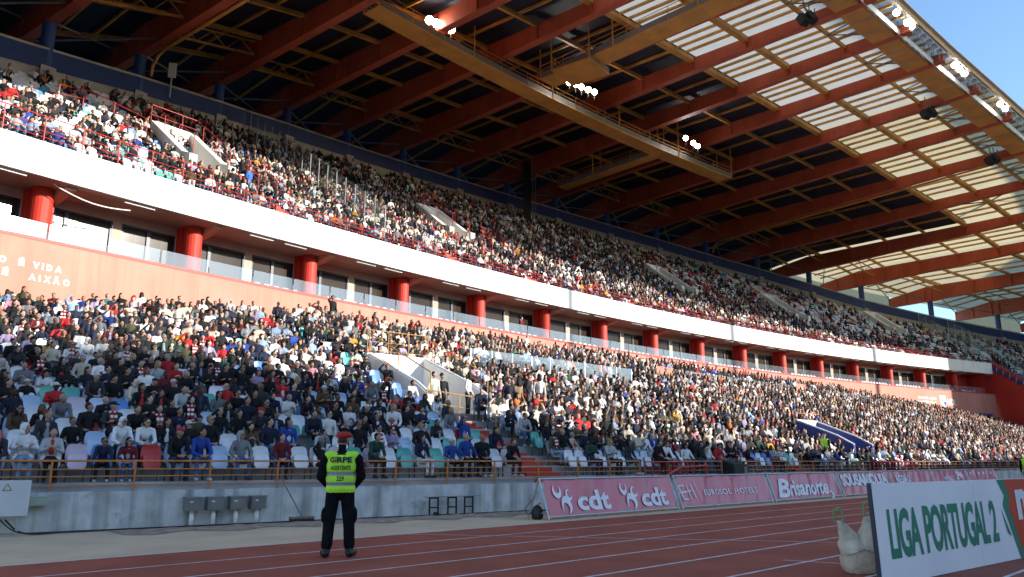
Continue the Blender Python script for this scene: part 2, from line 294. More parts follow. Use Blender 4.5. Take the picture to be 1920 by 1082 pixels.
_cyl = {}
def post_mesh(h, r, m):
    k = (round(h, 2), r, m)
    if k not in _cyl: _cyl[k] = G().tube([(0, 0, 0), (0, 0, h)], r, 6).mesh('post', m)
    return _cyl[k]
def railing(name, label, base, h, bars, m, r=.015, post=.024, step=1.4, group=None, diag=False, cat='railing'):
    """base: list of points (3-D) followed by the rails; posts at even steps"""
    t = thing(name, label, cat, base[0], group); P = [Vector(p) for p in base]
    for f_ in bars:
        g = G(); g.tube([p+Vector((0, 0, h*f_)) for p in P], r*1.6 if f_ == max(bars) else r, 6); obj('rail', g, m, t)
    L = [0]
    for p, q in zip(P[:-1], P[1:]): L.append(L[-1]+(q-p).length)
    n = max(1, int(round(L[-1]/step))); prev = None
    for i in range(n+1):
        d = L[-1]*i/n; j = max(k for k in range(len(L)) if L[k] <= d+1e-6); j = min(j, len(P)-2); f_ = (d-L[j])/max(1e-6, L[j+1]-L[j]); q = P[j].lerp(P[j+1], f_)
        o = link('post', post_mesh(h, post, m), t); o.location = q
        if diag and prev is not None:
            g = G(); g.tube([prev+Vector((0, 0, .05)), q+Vector((0, 0, h))], r*.8, 5); obj('brace', g, m, t)
        prev = q
    return t
def fpts(s0, s1, o, z, step=3): return [front(s, o, z) for s in (seg(s0, 0, step)+seg(0, s1, step)[1:] if s0 < 0 < s1 else seg(s0, s1, step))]
BARS = [.18, .48, .72, 1.0]
railing('guard_rail', 'long orange guard rail on the stained wall in front of the near seats', fpts(-22, 3.5, .12, .78), .62, BARS, 'orange', step=1.55)
railing('guard_rail', 'orange guard rail between the red gate and the black loudspeaker', fpts(5.2, 8.7, .12, .78), .62, BARS, 'orange', step=1.3)
railing('guard_rail', 'orange guard rail right of the loudspeaker below the blue entrance', fpts(10.1, 22.6, .12, .78), .62, BARS, 'orange', step=1.3)
railing('guard_rail', 'far orange guard rail beyond the second red gate', fpts(28.4, 70, .12, .78, 5), .62, BARS, 'orange', step=1.8)
railing('gate_rail', 'red gate rails with sloping handrail by the red steps', [front(3.7, .06, .78), front(5.0, .06, .78), front(6.7, .06, .78)], .60, [.2, .5, 1.0], 'redrail', step=.42, cat='gate')
railing('gate_rail', 'far red gate rails with sloping handrail', [front(22.9, .06, .78), front(28.1, .06, .78)], .60, [.2, .5, 1.0], 'redrail', step=.5, cat='gate')
for s, lab in ((3.0, 'sloping red handrail in front of the near red gate'), (23.4, 'sloping pale handrail in front of the far red gate')):
    t = thing('handrail', lab, 'handrail', front(s, -.5)); g = G(); g.tube([front(s, -.6, .55), front(s+1.9, -.6, 1.2), front(s+3.6, -.6, 1.25)], .04, 6); obj('rail', g, 'redrail', t)
    for q, z in ((s+.1, .6), (s+1.9, 1.2), (s+3.5, 1.25)): o = link('post', post_mesh(z, .035, 'redrail'), t); o.location = front(q, -.6, 0)
# yellow rails of the white entrance
a, b, c, d = VOM[0]; zb = lowz(d)+1.0
railing('entrance_rail', 'ochre lattice rail on top of the white entrance', [front(a, d, zb), front(b, d, zb)], .95, [.12, .5, 1.0], 'yellowrail', step=1.1, diag=True, r=.011, post=.018)
railing('entrance_rail', 'ochre rail sloping down beside the steps right of the white entrance', [front(b+.25, d, zb-.2), front(b+.25, c+.6, lowz(c)+.75)], .95, [.1, .5, 1.0], 'yellowrail', step=1.6, diag=True, r=.011, post=.018)
railing('entrance_rail', 'dark ochre rail crossing left side of the white entrance', [front(a+.1, d, zb), front(a+.1, c, lowz(c)+.75)], .8, [.1, 1.0], 'yellowrail', r=.016, step=2.2)
railing('entrance_rail', 'short ochre rail among seats below the white entrance', [front(a-.1, c-.1, lowz(c)), front(a+1.5, c-.5, lowz(c)-.2), front(a+2.3, c-.5, lowz(c)-.2)], .9, [.5, 1.0], 'yellowrail', step=1.2)
railing('entrance_rail', 'pale ochre rail at the head of the red steps', [front(3.5, 5.4, lowz(5.4)), front(5.2, 5.4, lowz(5.4)), front(6.4, 4.6, lowz(4.6))], .95, [.5, 1.0], 'yellowrail', step=1.5)
a, b, c, d = VOM[1]; zb = lowz(d)+1.2
railing('entrance_rail', 'orange rail above the blue sided entrance', [front(a, d, zb), front(b, d, zb), front(b+.2, c, lowz(c)+1.3)], .5, [1.0], 'orange', step=2)
# glass balustrade along the mid walkway of the lower stand
def glass_run(name, label, pts, h, mg, post, parent_cat='glass screen', sm=('steel', .03)):
    t = thing(name, label, parent_cat, pts[0]); P = [Vector(p) for p in pts]
    for p, q in zip(P[:-1], P[1:]):
        d = (q-p).normalized()*.03; u = Vector((0, 0, h)); nrm = Vector((0, 0, 1)).cross(q-p).normalized()*.012
        g = G(); g.box(p+d+Vector((0, 0, .06)), (q-p)-d*2, nrm, u-Vector((0, 0, .06))); obj('glass_panel', g, mg, t)
    for p in P: o = link('post', post_mesh(h, sm[1], sm[0]), t); o.location = p
    return t
glass_run('glass_balustrade', 'clear glass balustrade with white posts along the walkway above the red steps', [front(s, 13.1, lowz(13.1)) for s in seg(6.2, 19.3, 1.45)], 1.15, 'glass', None, sm=('tube', .045))
glass_run('glass_balustrade', 'distant glass balustrade with white posts along the far walkway', [front(s, 16.1, lowz(16.1)) for s in seg(27, 62, 1.7)], .95, 'glass', None, sm=('tube', .045))
for s, o, lab in ((24.3, 15.0, 'pale red club banner hung on the glass balustrade'), (46.3, 16.0, 'small distant red club banner on the far balustrade')):
    t = thing('club_banner', lab, 'banner', front(s, o, lowz(o))); g = G()
    g.grid([[Vector(front(s+1.9*i/6, o-.15+.05*math.sin(i*2), lowz(o)-.05+1.25*j/4)) for i in range(7)] for j in range(5)]); obj('cloth', g, 'redwall', t)
    g = G(); g.cbox(Vector(front(s+.95, o-.24, lowz(o)+.62)), (.25*D2[0], .25*D2[1], 0), (.02*N2[0], .02*N2[1], 0), (0, 0, .6)); obj('emblem', g, 'print', t)

# ------------------------------------------------------------------ box level: red wall, pillars, windows, fascia
def arc(th0, th1, step=.5): n = max(1, int(math.ceil(abs(th1-th0)/step))); return [th0+(th1-th0)*i/n for i in range(n+1)]
T0, T1 = 148.0, 118.9
boxes = thing('box_level', 'long curved red wall with hospitality boxes, red pillars and dark windows', 'stand building', pol(133, RF, 0))
A = arc(T0, T1)
g = G(); g.grid([[pol(t, RF, 0) for t in A], [pol(t, RF, ZW) for t in A], [pol(t, RF+.3, ZW+.005) for t in A], [pol(t, RF+.3, 9.0) for t in A], [pol(t, RF+4.3, 9.0) for t in A]]); obj('red_wall', g, 'redwall', boxes)
g = G(); g.grid([[pol(t, RF-.02, ZW-.12) for t in A], [pol(t, RF-.02, ZW+.012) for t in A], [pol(t, RF+.12, ZW+.012) for t in A]]); obj('wall_coping', g, 'deepred', boxes)
g = G(); g.grid([[pol(t, RF+.15, ZB+.003) for t in A], [pol(t, RF+4.4, ZB+.003) for t in A]]); obj('soffit', g, 'soffit', boxes)
PIL = [145.94-1.6*0, 144.34]; PIL = [145.92-1.602*i for i in range(17)]
sq = {}
for i, th in enumerate(PIL):
    g = G(); c = Vector(pol(th, RF+1.65, 9.0)); g.tube([c, c+Vector((0, 0, ZB-9.0))], .42, 20); 
    er = Vector((math.cos(R_(th)), math.sin(R_(th)), 0)); et = Vector((-er.y, er.x, 0))
    p = obj('pillar', g, 'pillar', boxes, smooth=False)
    g = G(); g.box(c+er*.25-et*.62+Vector((0, 0, -.02)), et*1.05, er*.85, (0, 0, ZB-9.0+.015)); obj('pilaster', g, 'pillar', p)
    g = G(); a_ = c-et*.2; g.add([pol(th-.08, RF+.4, ZB), pol(th-.08, RF+1.95, ZB), pol(th-.08, RF+1.95, ZB-.4), pol(th-.08, RF+.4, ZB-.12), pol(th-.18, RF+.4, ZB), pol(th-.18, RF+1.95, ZB), pol(th-.18, RF+1.95, ZB-.4), pol(th-.18, RF+.4, ZB-.12)],
        [(0, 1, 2, 3), (7, 6, 5, 4), (3, 2, 6, 7), (0, 3, 7, 4)]); obj('bracket_beam', g, 'beige', boxes)
    if i == len(PIL)-1: break
    # window wall of the bay between this pillar and the next
    d = -1.602; RW_ = RF+2.4
    def strip(u0, u1, z0, z1, R=RW_): ts = [th+d*u for u in (u0, (u0+u1)/2, u1)]; return [[pol(t, R, z0) for t in ts], [pol(t, R, z1) for t in ts]]
    g = G()
    for u0, u1, z0, z1 in ((0, 1, 12.02, ZB), (0, 1, 9.0, 9.12), (0, .12, 9.12, 12.02), (.49, .55, 9.12, 12.02), (.93, 1, 9.12, 12.02)): g.grid(strip(u0, u1, z0, z1))
    obj('window_wall', g, 'beige', boxes)
    for u0, u1, split in ((.12, .49, .2), (.55, .93, .74)):
        fr = G()
        for a0, a1, z0, z1 in ((u0, u1, 11.93, 12.02), (u0, u1, 9.12, 9.2), (u0, u0+.014, 9.2, 11.93), (u1-.014, u1, 9.2, 11.93), (split-.012, split+.012, 9.2, 11.93)):
            q = strip(a0, a1, z0, z1, RW_+.02); r = strip(a0, a1, z0, z1, RW_+.14); fr.grid(q); fr.grid([q[0], r[0]]); fr.grid([q[1], r[1]]); fr.add([q[0][0], q[1][0], r[1][0], r[0][0]], [(0, 1, 2, 3)]); fr.add([q[0][2], q[1][2], r[1][2], r[0][2]], [(0, 1, 2, 3)])
        w_ = obj('window', fr, 'navy', boxes)
        for a0, a1 in ((u0+.014, split-.008), (split+.008, u1-.014)): g = G(); g.grid(strip(a0, a1, 9.2, 11.93, RW_+.09)); obj('pane', g, 'pane', w_)
    for u0 in ((.22, .52) if i != 1 else (.3,)):
        g = G(); a_, b_ = Vector(pol(th+d*(u0+.1), RF+.32, ZB-.05)), Vector(pol(th+d*(u0+.30), RF+.32, ZB-.05)); g.beam(a_, b_, .14, .09); obj('light_tube', g, 'tube', boxes)
# interior behind the last bay and end wall
g = G(); g.grid([[pol(119.2, RF+r, z) for r in (0.3, 4.4)] for z in (9.0, ZB)]); g.grid([[pol(t, RF+2.7, z) for t in arc(120.5, 119.2)] for z in (9.0, ZB)]); obj('end_wall', g, 'deepred', boxes)
# glass balustrade panels on the wall top
GT = arc(146.6, 119.4, .56)
for a, b in zip(GT[:-1], GT[1:]):
    p, q = Vector(pol(a-.01, RF+.08, ZW)), Vector(pol(b+.01, RF+.08, ZW)); nn = Vector((q.y-p.y, p.x-q.x, 0)).normalized()*.012
    g = G(); g.box(p+Vector((0, 0, .03)), q-p, nn, (0, 0, .62)); obj('glass_panel', g, 'glass', boxes)
    g = G(); g.cbox(Vector(pol(a, RF+.06, ZW+.14)), (.06, 0, 0), (0, .06, 0), (0, 0, .34)); obj('clamp', g, 'steel', boxes)
# loose cable hanging under the soffit
g = G(); a_, b_ = Vector(pol(143.85+.5, RF+.5, ZB-.05)), Vector(pol(143.6, RF+.4, ZB-.35)); g.tube([a_.lerp(b_, k/8)-Vector((0, 0, .25*math.sin(math.pi*k/8))) for k in range(9)], .025, 5); obj('hanging_cable', g, 'tube', boxes)
# lettering on the red wall
def onwall(R): return lambda u, w: pol(u, R, w)
g = G(); fw = onwall(RF-.012)
for s, bx in (('O', (144.76, 8.69, 144.70, 8.95)), ('É', (144.60, 8.69, 144.55, 9.02)), ('V', (144.48, 8.68, 144.42, 8.94)), ('I', (144.40, 8.68, 144.385, 8.94)), ('D', (144.36, 8.68, 144.31, 8.94)), ('A', (144.285, 8.68, 144.225, 8.94)),
              ('É', (144.72, 8.22, 144.67, 8.55)), ('A', (144.50, 8.20, 144.44, 8.46)), ('I', (144.415, 8.20, 144.40, 8.46)), ('X', (144.37, 8.20, 144.31, 8.46)), ('Ã', (144.29, 8.20, 144.23, 8.53)), ('O', (144.20, 8.20, 144.14, 8.46))):
    fit_text(g, s, bx, fw, bold=.05)
obj('wall_lettering', g, 'print', boxes)
g = G(); fit_text(g, 'UDL', (121.42, 8.10, 120.98, 8.86), fw, bold=.03); obj('wall_lettering', g, 'print', boxes)
g = G()                                                    # two faded lines of small lettering, too blurred to read in the photograph
for z0, z1 in ((8.62, 8.92), (8.14, 8.46)):
    t = 122.85
    while t > 121.98:
        w_ = random.choice((.018, .03, .04)); g.grid([[pol(x, RF-.012, z) for x in (t, t-w_)] for z in (z0, z1-random.choice((0, 0, .1)))]); t -= w_+random.choice((.012, .016, .016, .05))
obj('wall_lettering', g, 'print', boxes)
cr = G(); cr.add([pol(t, RF-.012, z) for t, z in ((121.80, 9.2), (121.5, 9.2), (121.46, 8.2), (121.56, 7.85), (121.76, 8.15))], [(0, 1, 2, 3, 4)]); cr = obj('club_crest', cr, 'print', boxes)
g = G(); g.add([pol(t, RF-.02, z) for t, z in ((121.62, 8.45), (121.48, 8.45), (121.475, 8.2), (121.56, 7.92))], [(0, 1, 2, 3)]); obj('crest_field', g, 'ibl', cr)
g = G(); g.add([pol(t, RF-.02, z) for t, z in ((121.76, 8.62), (121.52, 8.62), (121.60, 8.48), (121.68, 8.5))], [(0, 1, 2, 3)]); obj('crest_band', g, 'green', cr)
g = G(); g.grid([[pol(t, RF-.02, z) for t in arc(120.9, 119.2)] for z in (4.5, 7.3)]); obj('blue_door', g, 'bluewall', boxes)
g = G(); g.grid([[pol(t, RF-.04, z) for t in (120.1, 120.02)] for z in (4.5, 7.3)]); obj('door_seam', g, 'print', boxes)

# ------------------------------------------------------------------ upper stand
upper = thing('upper_stand', 'upper tier of pale seats above a long white curved fascia', 'grandstand', pol(133, RF+5, ZT))
for a, b in zip(arc(T0, T1, 1.602)[:-1], arc(T0, T1, 1.602)[1:]):
    A2 = arc(a-.0025, b+.0025, .4)
    g = G(); g.grid([[pol(t, RF+.15, ZB) for t in A2], [pol(t, RF, ZB) for t in A2], [pol(t, RF, ZT) for t in A2], [pol(t, RF+.22, ZT+.004) for t in A2]]); g.add([pol(b, RF, ZB), pol(b, RF, ZT), pol(b, RF+.3, ZT), pol(b, RF+.3, ZB)], [(0, 1, 2, 3)]); fp_ = obj('fascia_panel', g, 'white', upper); g = G(); g.grid([[pol(x, RF-.004, z) for x in (b+.004, b-.004)] for z in (ZB, ZT)]); obj('panel_joint', g, 'darkcon', fp_)
UD, UH = .75, .51
UVOM = [(142.6, 142.08, 3.2, 7.4), (137.7, 137.2, 5.4, 9.2), (130.55, 130.0, 6.2, 10.8), (126.35, 125.8, 4.8, 9.2), (121.5, 120.9, 5.5, 9.6)]
def in_uvom(th, r): return any(b < th < a and c < r < d for a, b, c, d in UVOM)
UST = [141.75, 138.7, 136.9, 134.1, 131.8, 129.7, 127.4, 125.5, 122.6, 120.6, 118.6, 116.2]
def in_ust(th): return any(abs(th-u) < .13 for u in UST)
g = G(); UA = arc(T0, 112.0, .1)
def urow(j): return RF+.25+UD*j, ZT-.12+UH*j
for j in range(-9, 30):
    Rr, z = urow(j)
    for a, b in zip(UA[:-1], UA[1:]):
        m = (a+b)/2
        if (j < 0 and m > 118.9) or Rr+UD*.5-RF > dep(m)+.3 or in_uvom(m, Rr+UD/2-RF): continue
        g.add([pol(a, Rr, z), pol(b, Rr, z), pol(b, Rr+UD, z), pol(a, Rr+UD, z)], [(0, 1, 2, 3)]); g.add([pol(a, Rr+UD, z), pol(b, Rr+UD, z), pol(b, Rr+UD, z+UH), pol(a, Rr+UD, z+UH)], [(0, 1, 2, 3)])
obj('terrace', g, 'terrace', upper)
for u in UST:
    g = G()
    for k in range(-14, 60):
        Rr = RF+.3+.375*k; z = ZT-.12+UH*.5*k+.2
        if Rr-RF > dep(u)-.4 or in_uvom(u, Rr-RF) or (k < 0 and u > 118.8): continue
        g.add([pol(u+.13, Rr, z-.3), pol(u-.13, Rr, z-.3), pol(u-.13, Rr, z), pol(u+.13, Rr, z), pol(u-.13, Rr+.38, z), pol(u+.13, Rr+.38, z)], [(0, 1, 2, 3), (3, 2, 4, 5)])
    obj('stairway', g, 'stair', upper)
for n_, (a, b, c, d) in enumerate(UVOM):
    zf = ZT-.12+.68*c; zt = ZT+.68*d+.9; g = G(); g.grid([[pol(a, RF+c, zf), pol(b, RF+c, zf)], [pol(a, RF+d, zf), pol(b, RF+d, zf)]]); e = obj('entrance', g, 'terrace', upper)
    for x in (a, b):
        g = G(); w = .05
        for s0 in (x-w, x+w): g.add([pol(s0, RF+c, zf), pol(s0, RF+d+.1, zf), pol(s0, RF+d+.1, zt), pol(s0, RF+c+.8, zf+1.2), pol(s0, RF+c, zf+.9)], [(0, 1, 2, 3, 4)])
        g.grid([[pol(s0, RF+r, z) for r, z in ((c, zf), (c, zf+.9), (c+.8, zf+1.2), (d+.1, zt))] for s0 in (x-w, x+w)]); obj('entrance_wall', g, 'white', e)
    g = G(); g.grid([[pol(a, RF+d, zf), pol(b, RF+d, zf)], [pol(a, RF+d, zt), pol(b, RF+d, zt)], [pol(a, RF+d+.2, zt), pol(b, RF+d+.2, zt)]]); obj('back_wall', g, 'white', e)
    g = G(); g.grid([[pol(t, RF+d-.02, z) for t in (a-.12, b+.12)] for z in (zf, zf+2.0)]); obj('doorway', g, 'navy', e)
# rim: concrete kerb, blue parapet
RA = arc(T0+1, 110.5, .3)
g = G(); g.grid([[pol(t, RF+dep(t)+.3, ZT+.68*dep(t)-.5) for t in RA], [pol(t, RF+dep(t)+.3, ZT+.68*dep(t)+.85) for t in RA]]); obj('rim_wall', g, 'parcon', upper)
for a, b in zip(TH[1:-1], TH[2:]):
    A2 = arc(a, b, .3); g = G()
    g.grid([[pol(t, RF+dep(t)+.26, ZT+.68*dep(t)+.72) for t in A2], [pol(t, RF+dep(t)+.26, ZT+.68*dep(t)+1.86) for t in A2]]); pp = obj('parapet_panel', g, 'blue', upper)
    g = G(); g.grid([[pol(t, RF+dep(t)+.22, ZT+.68*dep(t)+1.86) for t in A2], [pol(t, RF+dep(t)+.22, ZT+.68*dep(t)+2.0) for t in A2], [pol(t, RF+dep(t)+.6, ZT+.68*dep(t)+2.0) for t in A2]]); obj('coping', g, 'parcon', pp)
# rails of the upper stand
railing('balcony_rail', 'tall red rail on the fascia at the left end of the upper tier', [pol(t, RF+.12, ZT) for t in arc(147, 142.75, .5)], 1.1, [.2, .42, .62, 1.0], 'redrail', step=1.5, r=.014, post=.024)
railing('balcony_rail', 'long low red rail along the top of the white fascia', [pol(t, RF+.12, ZT) for t in arc(142.7, 120.3, .5)], .62, [.3, .62, 1.0], 'redrail', step=1.5, r=.013, post=.02)
for n_, (a, b, c, d) in enumerate(UVOM[:4]):
    nm = ('leftmost', 'second', 'third', 'fourth')[n_]
    railing('entrance_rail', 'red rail around the %s white entrance of the upper tier' % nm, [pol(a+.05, RF+c-.3, ZT+.68*c+.7), pol(a+.05, RF+d+.2, ZT+.68*d+.9), pol(b-.05, RF+d+.2, ZT+.68*d+.9), pol(b-.05, RF+c+.6, ZT+.68*c+1.0)], .95, [.4, 1.0], 'redrail', step=2.0, r=.013, post=.02)
    railing('entrance_rail', 'red stepped rail before the %s white entrance of the upper tier' % nm, [pol(b-.2, RF+c-1.2, ZT+.68*(c-1.2)), pol(b-.2, RF+c+.1, ZT+.68*c+.5), pol(b-.5, RF+c+.1, ZT+.68*c+.5), pol(b-.5, RF+c-2.2, ZT+.68*(c-2.2))], 1.0, [.35, .7, 1.0], 'redrail', step=1.4, r=.013, post=.02)
railing('aisle_rail', 'red rail high up beside the top rows of the upper tier', [pol(143.75, RF+7.5, ZT+.68*7.5), pol(143.3, RF+8.6, ZT+.68*8.6), pol(142.8, RF+6.6, ZT+.68*6.6)], 1.0, [.5, 1.0], 'redrail', step=2)
def uscreen(th, r0, r1, lab, h=2.3): glass_run('glass_screen', lab, [pol(th, RF+r, ZT+.68*r-.2) for r in seg(r0, r1, .95)], h, 'screen', None)
uscreen(140.1, .5, 17.0, 'tall glass screen running up the upper tier left of centre')
uscreen(119.2, .5, 8.4, 'tall dark glass screen at the far right end of the upper tier')
uscreen(118.0, -6, 7.6, 'second tall glass screen by the stepped red side wall')

# ------------------------------------------------------------------ corner block at the right end
corner = thing('corner_block', 'deep red side wall with stepped top at the right end of the stand', 'building', pol(118.8, RF-4, 0))
g = G(); pr = []
for j in range(-9, 1):
    Rr, z = urow(j); pr += [(Rr, z-.02), (Rr, z+UH-.02)] if j > -9 else [(Rr, 0), (Rr, z+UH-.02)]
pts = [pol(118.85, Rr, z) for Rr, z in pr]+[pol(118.85, RF+6, urow(0)[1]+UH-.02), pol(118.85, RF+6, 0)]; g.add(pts, [tuple(range(len(pts)))]); obj('side_wall', g, 'deepred', corner)
g = G(); rr = urow(-9)[0]; g.grid([[pol(t, rr, z) for t in arc(118.85, 112)] for z in (0, urow(-9)[1])]); obj('front_wall', g, 'deepred', corner)
g = G()
for j in range(-9, 0):
    Rr, z = urow(j); g.box(pol(118.88, Rr, z-.35), Vector(pol(118.82, Rr, 0))-Vector(pol(118.88, Rr, 0)), Vector(pol(118.88, Rr+UD, 0))-Vector(pol(118.88, Rr, 0)), (0, 0, .55))
obj('stepped_edge', g, 'blue', corner)
g = G(); g.grid([[pol(118.87, RF-r, z) for r in (2.2, 3.6)] for z in (4.0, 5.9)]); obj('blue_window', g, 'bluewall', corner)
rw_ = thing('ramp_wall', 'pale sloping ramp wall at the foot of the red corner block', 'wall', pol(119.5, RF-6, 0))
g = G(); a_, b_ = Vector(pol(119.4, RF-1.5, 0)), Vector(pol(117.6, RF-12, 0)); n_ = Vector((.15, .15, 0)); g.add([a_, b_, b_+Vector((0, 0, 3.6)), a_+Vector((0, 0, 6.2)), a_+n_, b_+n_, b_+n_+Vector((0, 0, 3.6)), a_+n_+Vector((0, 0, 6.2))], [(0, 1, 2, 3), (7, 6, 5, 4), (3, 2, 6, 7), (0, 3, 7, 4)]); obj('wall_face', g, 'beige', rw_)

# ------------------------------------------------------------------ roof
roof = thing('stadium_roof', 'cantilever stadium roof of red girders, ochre beams, dark and translucent sheets', 'roof', pol(133, RF+10, 30))
RFR = 221.4; RTR = 236.2
def gdepth(R, i):
    rc = RF+DEP[i]+.6
    return .72+(2.1-.72)*(R-225)/(rc-225) if R < rc else max(1.3, 2.1-.11*(R-rc))
def rooftop(th, R):
    j = max(k for k in range(len(TH)) if TH[k] >= th-1e-9); j = min(j, len(TH)-2); f_ = (TH[j]-th)/(TH[j]-TH[j+1])
    return (1-f_)*(ZG[j]+gdepth(max(R, 222), j))+f_*(ZG[j+1]+gdepth(max(R, 222), j+1))
NG = len(TH)
for i in range(1, NG-1):
    th = TH[i]; rc = RF+DEP[i]+.6; er = Vector((math.cos(R_(th)), math.sin(R_(th)), 0)); et = Vector((-er.y, er.x, 0)); Cn = Vector((CX, CY, 0)); z = ZG[i]
    g = G(); rs = [222.2, 225, 231.5, 236.2, 241, 246, 251, 256, 260]; rs = [r for r in rs if r < rc-1]+[rc, rc+6.5]
    top = [Cn+er*r+Vector((0, 0, z+gdepth(r, i))) for r in rs]; bot = [Cn+er*r+Vector((0, 0, z+(.0 if r <= rc else .12))) for r in rs]; w = et*.14
    g.grid([[p-w for p in bot], [p-w for p in top]]); g.grid([[p+w for p in top], [p+w for p in bot]])
    g.add([bot[0]-w, bot[0]+w, top[0]+w, top[0]-w], [(0, 1, 2, 3)]); g.add([bot[-1]-w, bot[-1]+w, top[-1]+w, top[-1]-w], [(3, 2, 1, 0)])
    ge = obj('girder', g, 'girder', roof)
    g = G(); f_ = et*.3; dz = Vector((0, 0, .09)); g.grid([[p-f_ for p in bot], [p+f_ for p in bot]]); g.grid([[p-f_-dz for p in bot], [p+f_-dz for p in bot]])
    for sgn in (-1, 1): g.grid([[p+f_*sgn for p in bot], [p+f_*sgn-dz for p in bot]])
    obj('bottom_flange', g, 'girder', ge)
    for r in [q for q in (226.9, 231.5, 236.2, 241, 246, 251, 256, 261) if q < rc-2]+[rc-.55, rc+.55, rc+3.5]:
        g = G(); g.box(Cn+er*(r-.03)-et*.28+Vector((0, 0, z+.01)), et*.56, er*.06, (0, 0, gdepth(r, i)-.05)); obj('stiffener', g, 'girder', ge)
    # blue column under the girder
    zb = ZT+.68*DEP[i]-.6; c = Cn+er*rc
    g = G(); g.tube([c+Vector((0, 0, zb)), c+Vector((0, 0, z-.09))], .36, 14); obj('column', g, 'bluecol', roof)
    g = G(); g.cbox(c-er*.25+Vector((0, 0, zb+.8)), et*.8, er*.8, (0, 0, 1.2)); obj('column_base', g, 'parcon', roof)
for i in range(1, NG-2):
    a, b = TH[i], TH[i+1]; rc = RF+min(DEP[i], DEP[i+1])+.6; far = i >= 17; mid = (a+b)/2
    def P(u, r, dz): t = a+(b-a)*u; return Vector(pol(t, r, rooftop(t, r)+dz))
    # sheets
    def ro(u): t = a+(b-a)*u; return RF+dep(t)+7.0                    # outer edge of the sheeting follows the rim
    U5 = (0, .25, .5, .75, 1)
    def back_rows(): return [[P(u, r, .34) for u in U5] for r in (RTR, 239)]+[[P(u, 239+(ro(u)-239)*k/6, .34) for u in U5] for k in range(1, 7)]
    g = G(); g.grid([[P(u, r, .34) for u in U5] for r in (222.0, 226.9, 231.5, RTR)])
    if far: g.grid(back_rows())
    obj('translucent_sheet', g, 'clearwarm' if i >= 13 else 'clear', roof)
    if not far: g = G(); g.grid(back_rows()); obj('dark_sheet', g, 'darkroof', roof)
    if i != 19:
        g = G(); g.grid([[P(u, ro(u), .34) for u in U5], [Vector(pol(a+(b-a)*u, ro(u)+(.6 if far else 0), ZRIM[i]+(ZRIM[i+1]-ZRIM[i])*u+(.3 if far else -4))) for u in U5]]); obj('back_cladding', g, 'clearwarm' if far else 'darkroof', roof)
    # rafters following the girders
    vis = inview(P(.5, 226, 0), 500) or inview(P(.5, 236, 0), 500) or inview(P(.5, 250, 0), 500)
    for k in range(1, 6):
        g = G(); u = k/6; rr = [222.2, 226.9, 231.5, RTR]+([241, 246, 251, rc+5.5] if far else [])
        for r0, r1 in zip(rr[:-1], rr[1:]): g.beam(P(u, r0, .2), P(u, r1, .2), .12, .2)
        obj('rafter', g, 'ochre', roof)
    if not far:
        for u in (.34, .67):
            g = G(); rr = [RTR+.1, 241, 246, 251, rc, rc+6]
            for r0, r1 in zip(rr[:-1], rr[1:]): g.beam(P(u, r0, .16), P(u, r1, .16), .13, .22)
            obj('rafter', g, 'ochre', roof)
    # cross beams between neighbouring girders
    for r, w_, h_ in ((226.9, .2, .3), (231.5, .3, .42), (236.2, .3, .4), (241, .2, .3), (246, .2, .3), (251, .2, .3), (256, .2, .3), (261, .2, .3)):
        if r > rc+5: continue
        g = G(); g.beam(P(.025, r, -.16), P(.975, r, -.16), w_, h_); cb = obj('cross_beam', g, 'ochre', roof)
        if r in (231.5, 236.2): g = G(); g.beam(P(.03, r, -.16-h_/2), P(.97, r, -.16-h_/2), w_+.16, .04); obj('beam_flange', g, 'ochre', cb)
    # lattice truss in front of the columns
    g = G(); r = rc-2.4; g.beam(P(.03, r, -.2), P(.97, r, -.2), .1, .12); g.beam(P(.03, r, -1.2), P(.97, r, -1.2), .12, .14)
    for k in range(6): g.beam(P(.04+.155*k, r, -.2 if k % 2 else -1.2), P(.04+.155*(k+1), r, -1.2 if k % 2 else -.2), .06, .06)
    obj('truss', g, 'ochre', roof)
    g = G(); p_, q_ = P(.05, rc+.6, -1.7), P(.95, rc+5.8, -.6); g.beam(p_, q_, .1, .1); p_, q_ = P(.95, rc+.6, -1.7), P(.05, rc+5.8, -.6); g.beam(p_, q_, .1, .1); obj('brace', g, 'boxgrey', roof)
    # front walkway and edge beam
    def Q(u, r, dz): t = a+(b-a)*u; return Vector(pol(t, r, zg(t)+dz))
    g = G(); lo = [[Q(u, r, -.05) for u in (0, .5, 1)] for r in (223.2, 224.8)]; hi = [[p+Vector((0, 0, .3)) for p in r] for r in lo]; g.grid(lo); g.grid(hi); g.grid([lo[0], hi[0]]); g.grid([lo[1], hi[1]])
    wk = obj('front_walkway', g, 'catwalk', roof)
    g = G()
    for k in range(1, 3): g.beam(Q(k/3, 223.2, -.06), Q(k/3, 224.8, -.06), .05, .04)
    for k in range(5): g.beam(Q(k/4, 223.0, -.05), Q(k/4, 223.0, 1.05), .05, .05, up=(1, 0, 0))
    for dz in (.55, 1.05): g.beam(Q(0, 223.0, dz), Q(1, 223.0, dz), .05, .05)
    obj('walkway_rail', g, 'steel', wk)
    g = G(); g.beam(Q(0, 222.9, .12), Q(1, 222.9, .12), .05, .45); obj('kick_plate', g, 'tube', wk)
    g = G(); g.beam(P(0, RFR+.4, .1), P(1, RFR+.4, .1), .16, .46); eb = obj('edge_beam', g, 'yellowrail', roof)
    g = G(); g.beam(P(0, RFR+.22, .40), P(1, RFR+.22, .40), .22, .12); obj('gutter', g, 'sign', eb)
    g = G(); e0 = P(.5, 226.9, -.3); g.beam(e0, Q(.32, 224.8, .1), .07, .07); g.beam(e0, Q(.68, 224.8, .1), .07, .07); g.beam(Q(.5, 226, -.1), Q(.5, 224.8, -.1), .07, .07); obj('stay', g, 'boxgrey', roof)
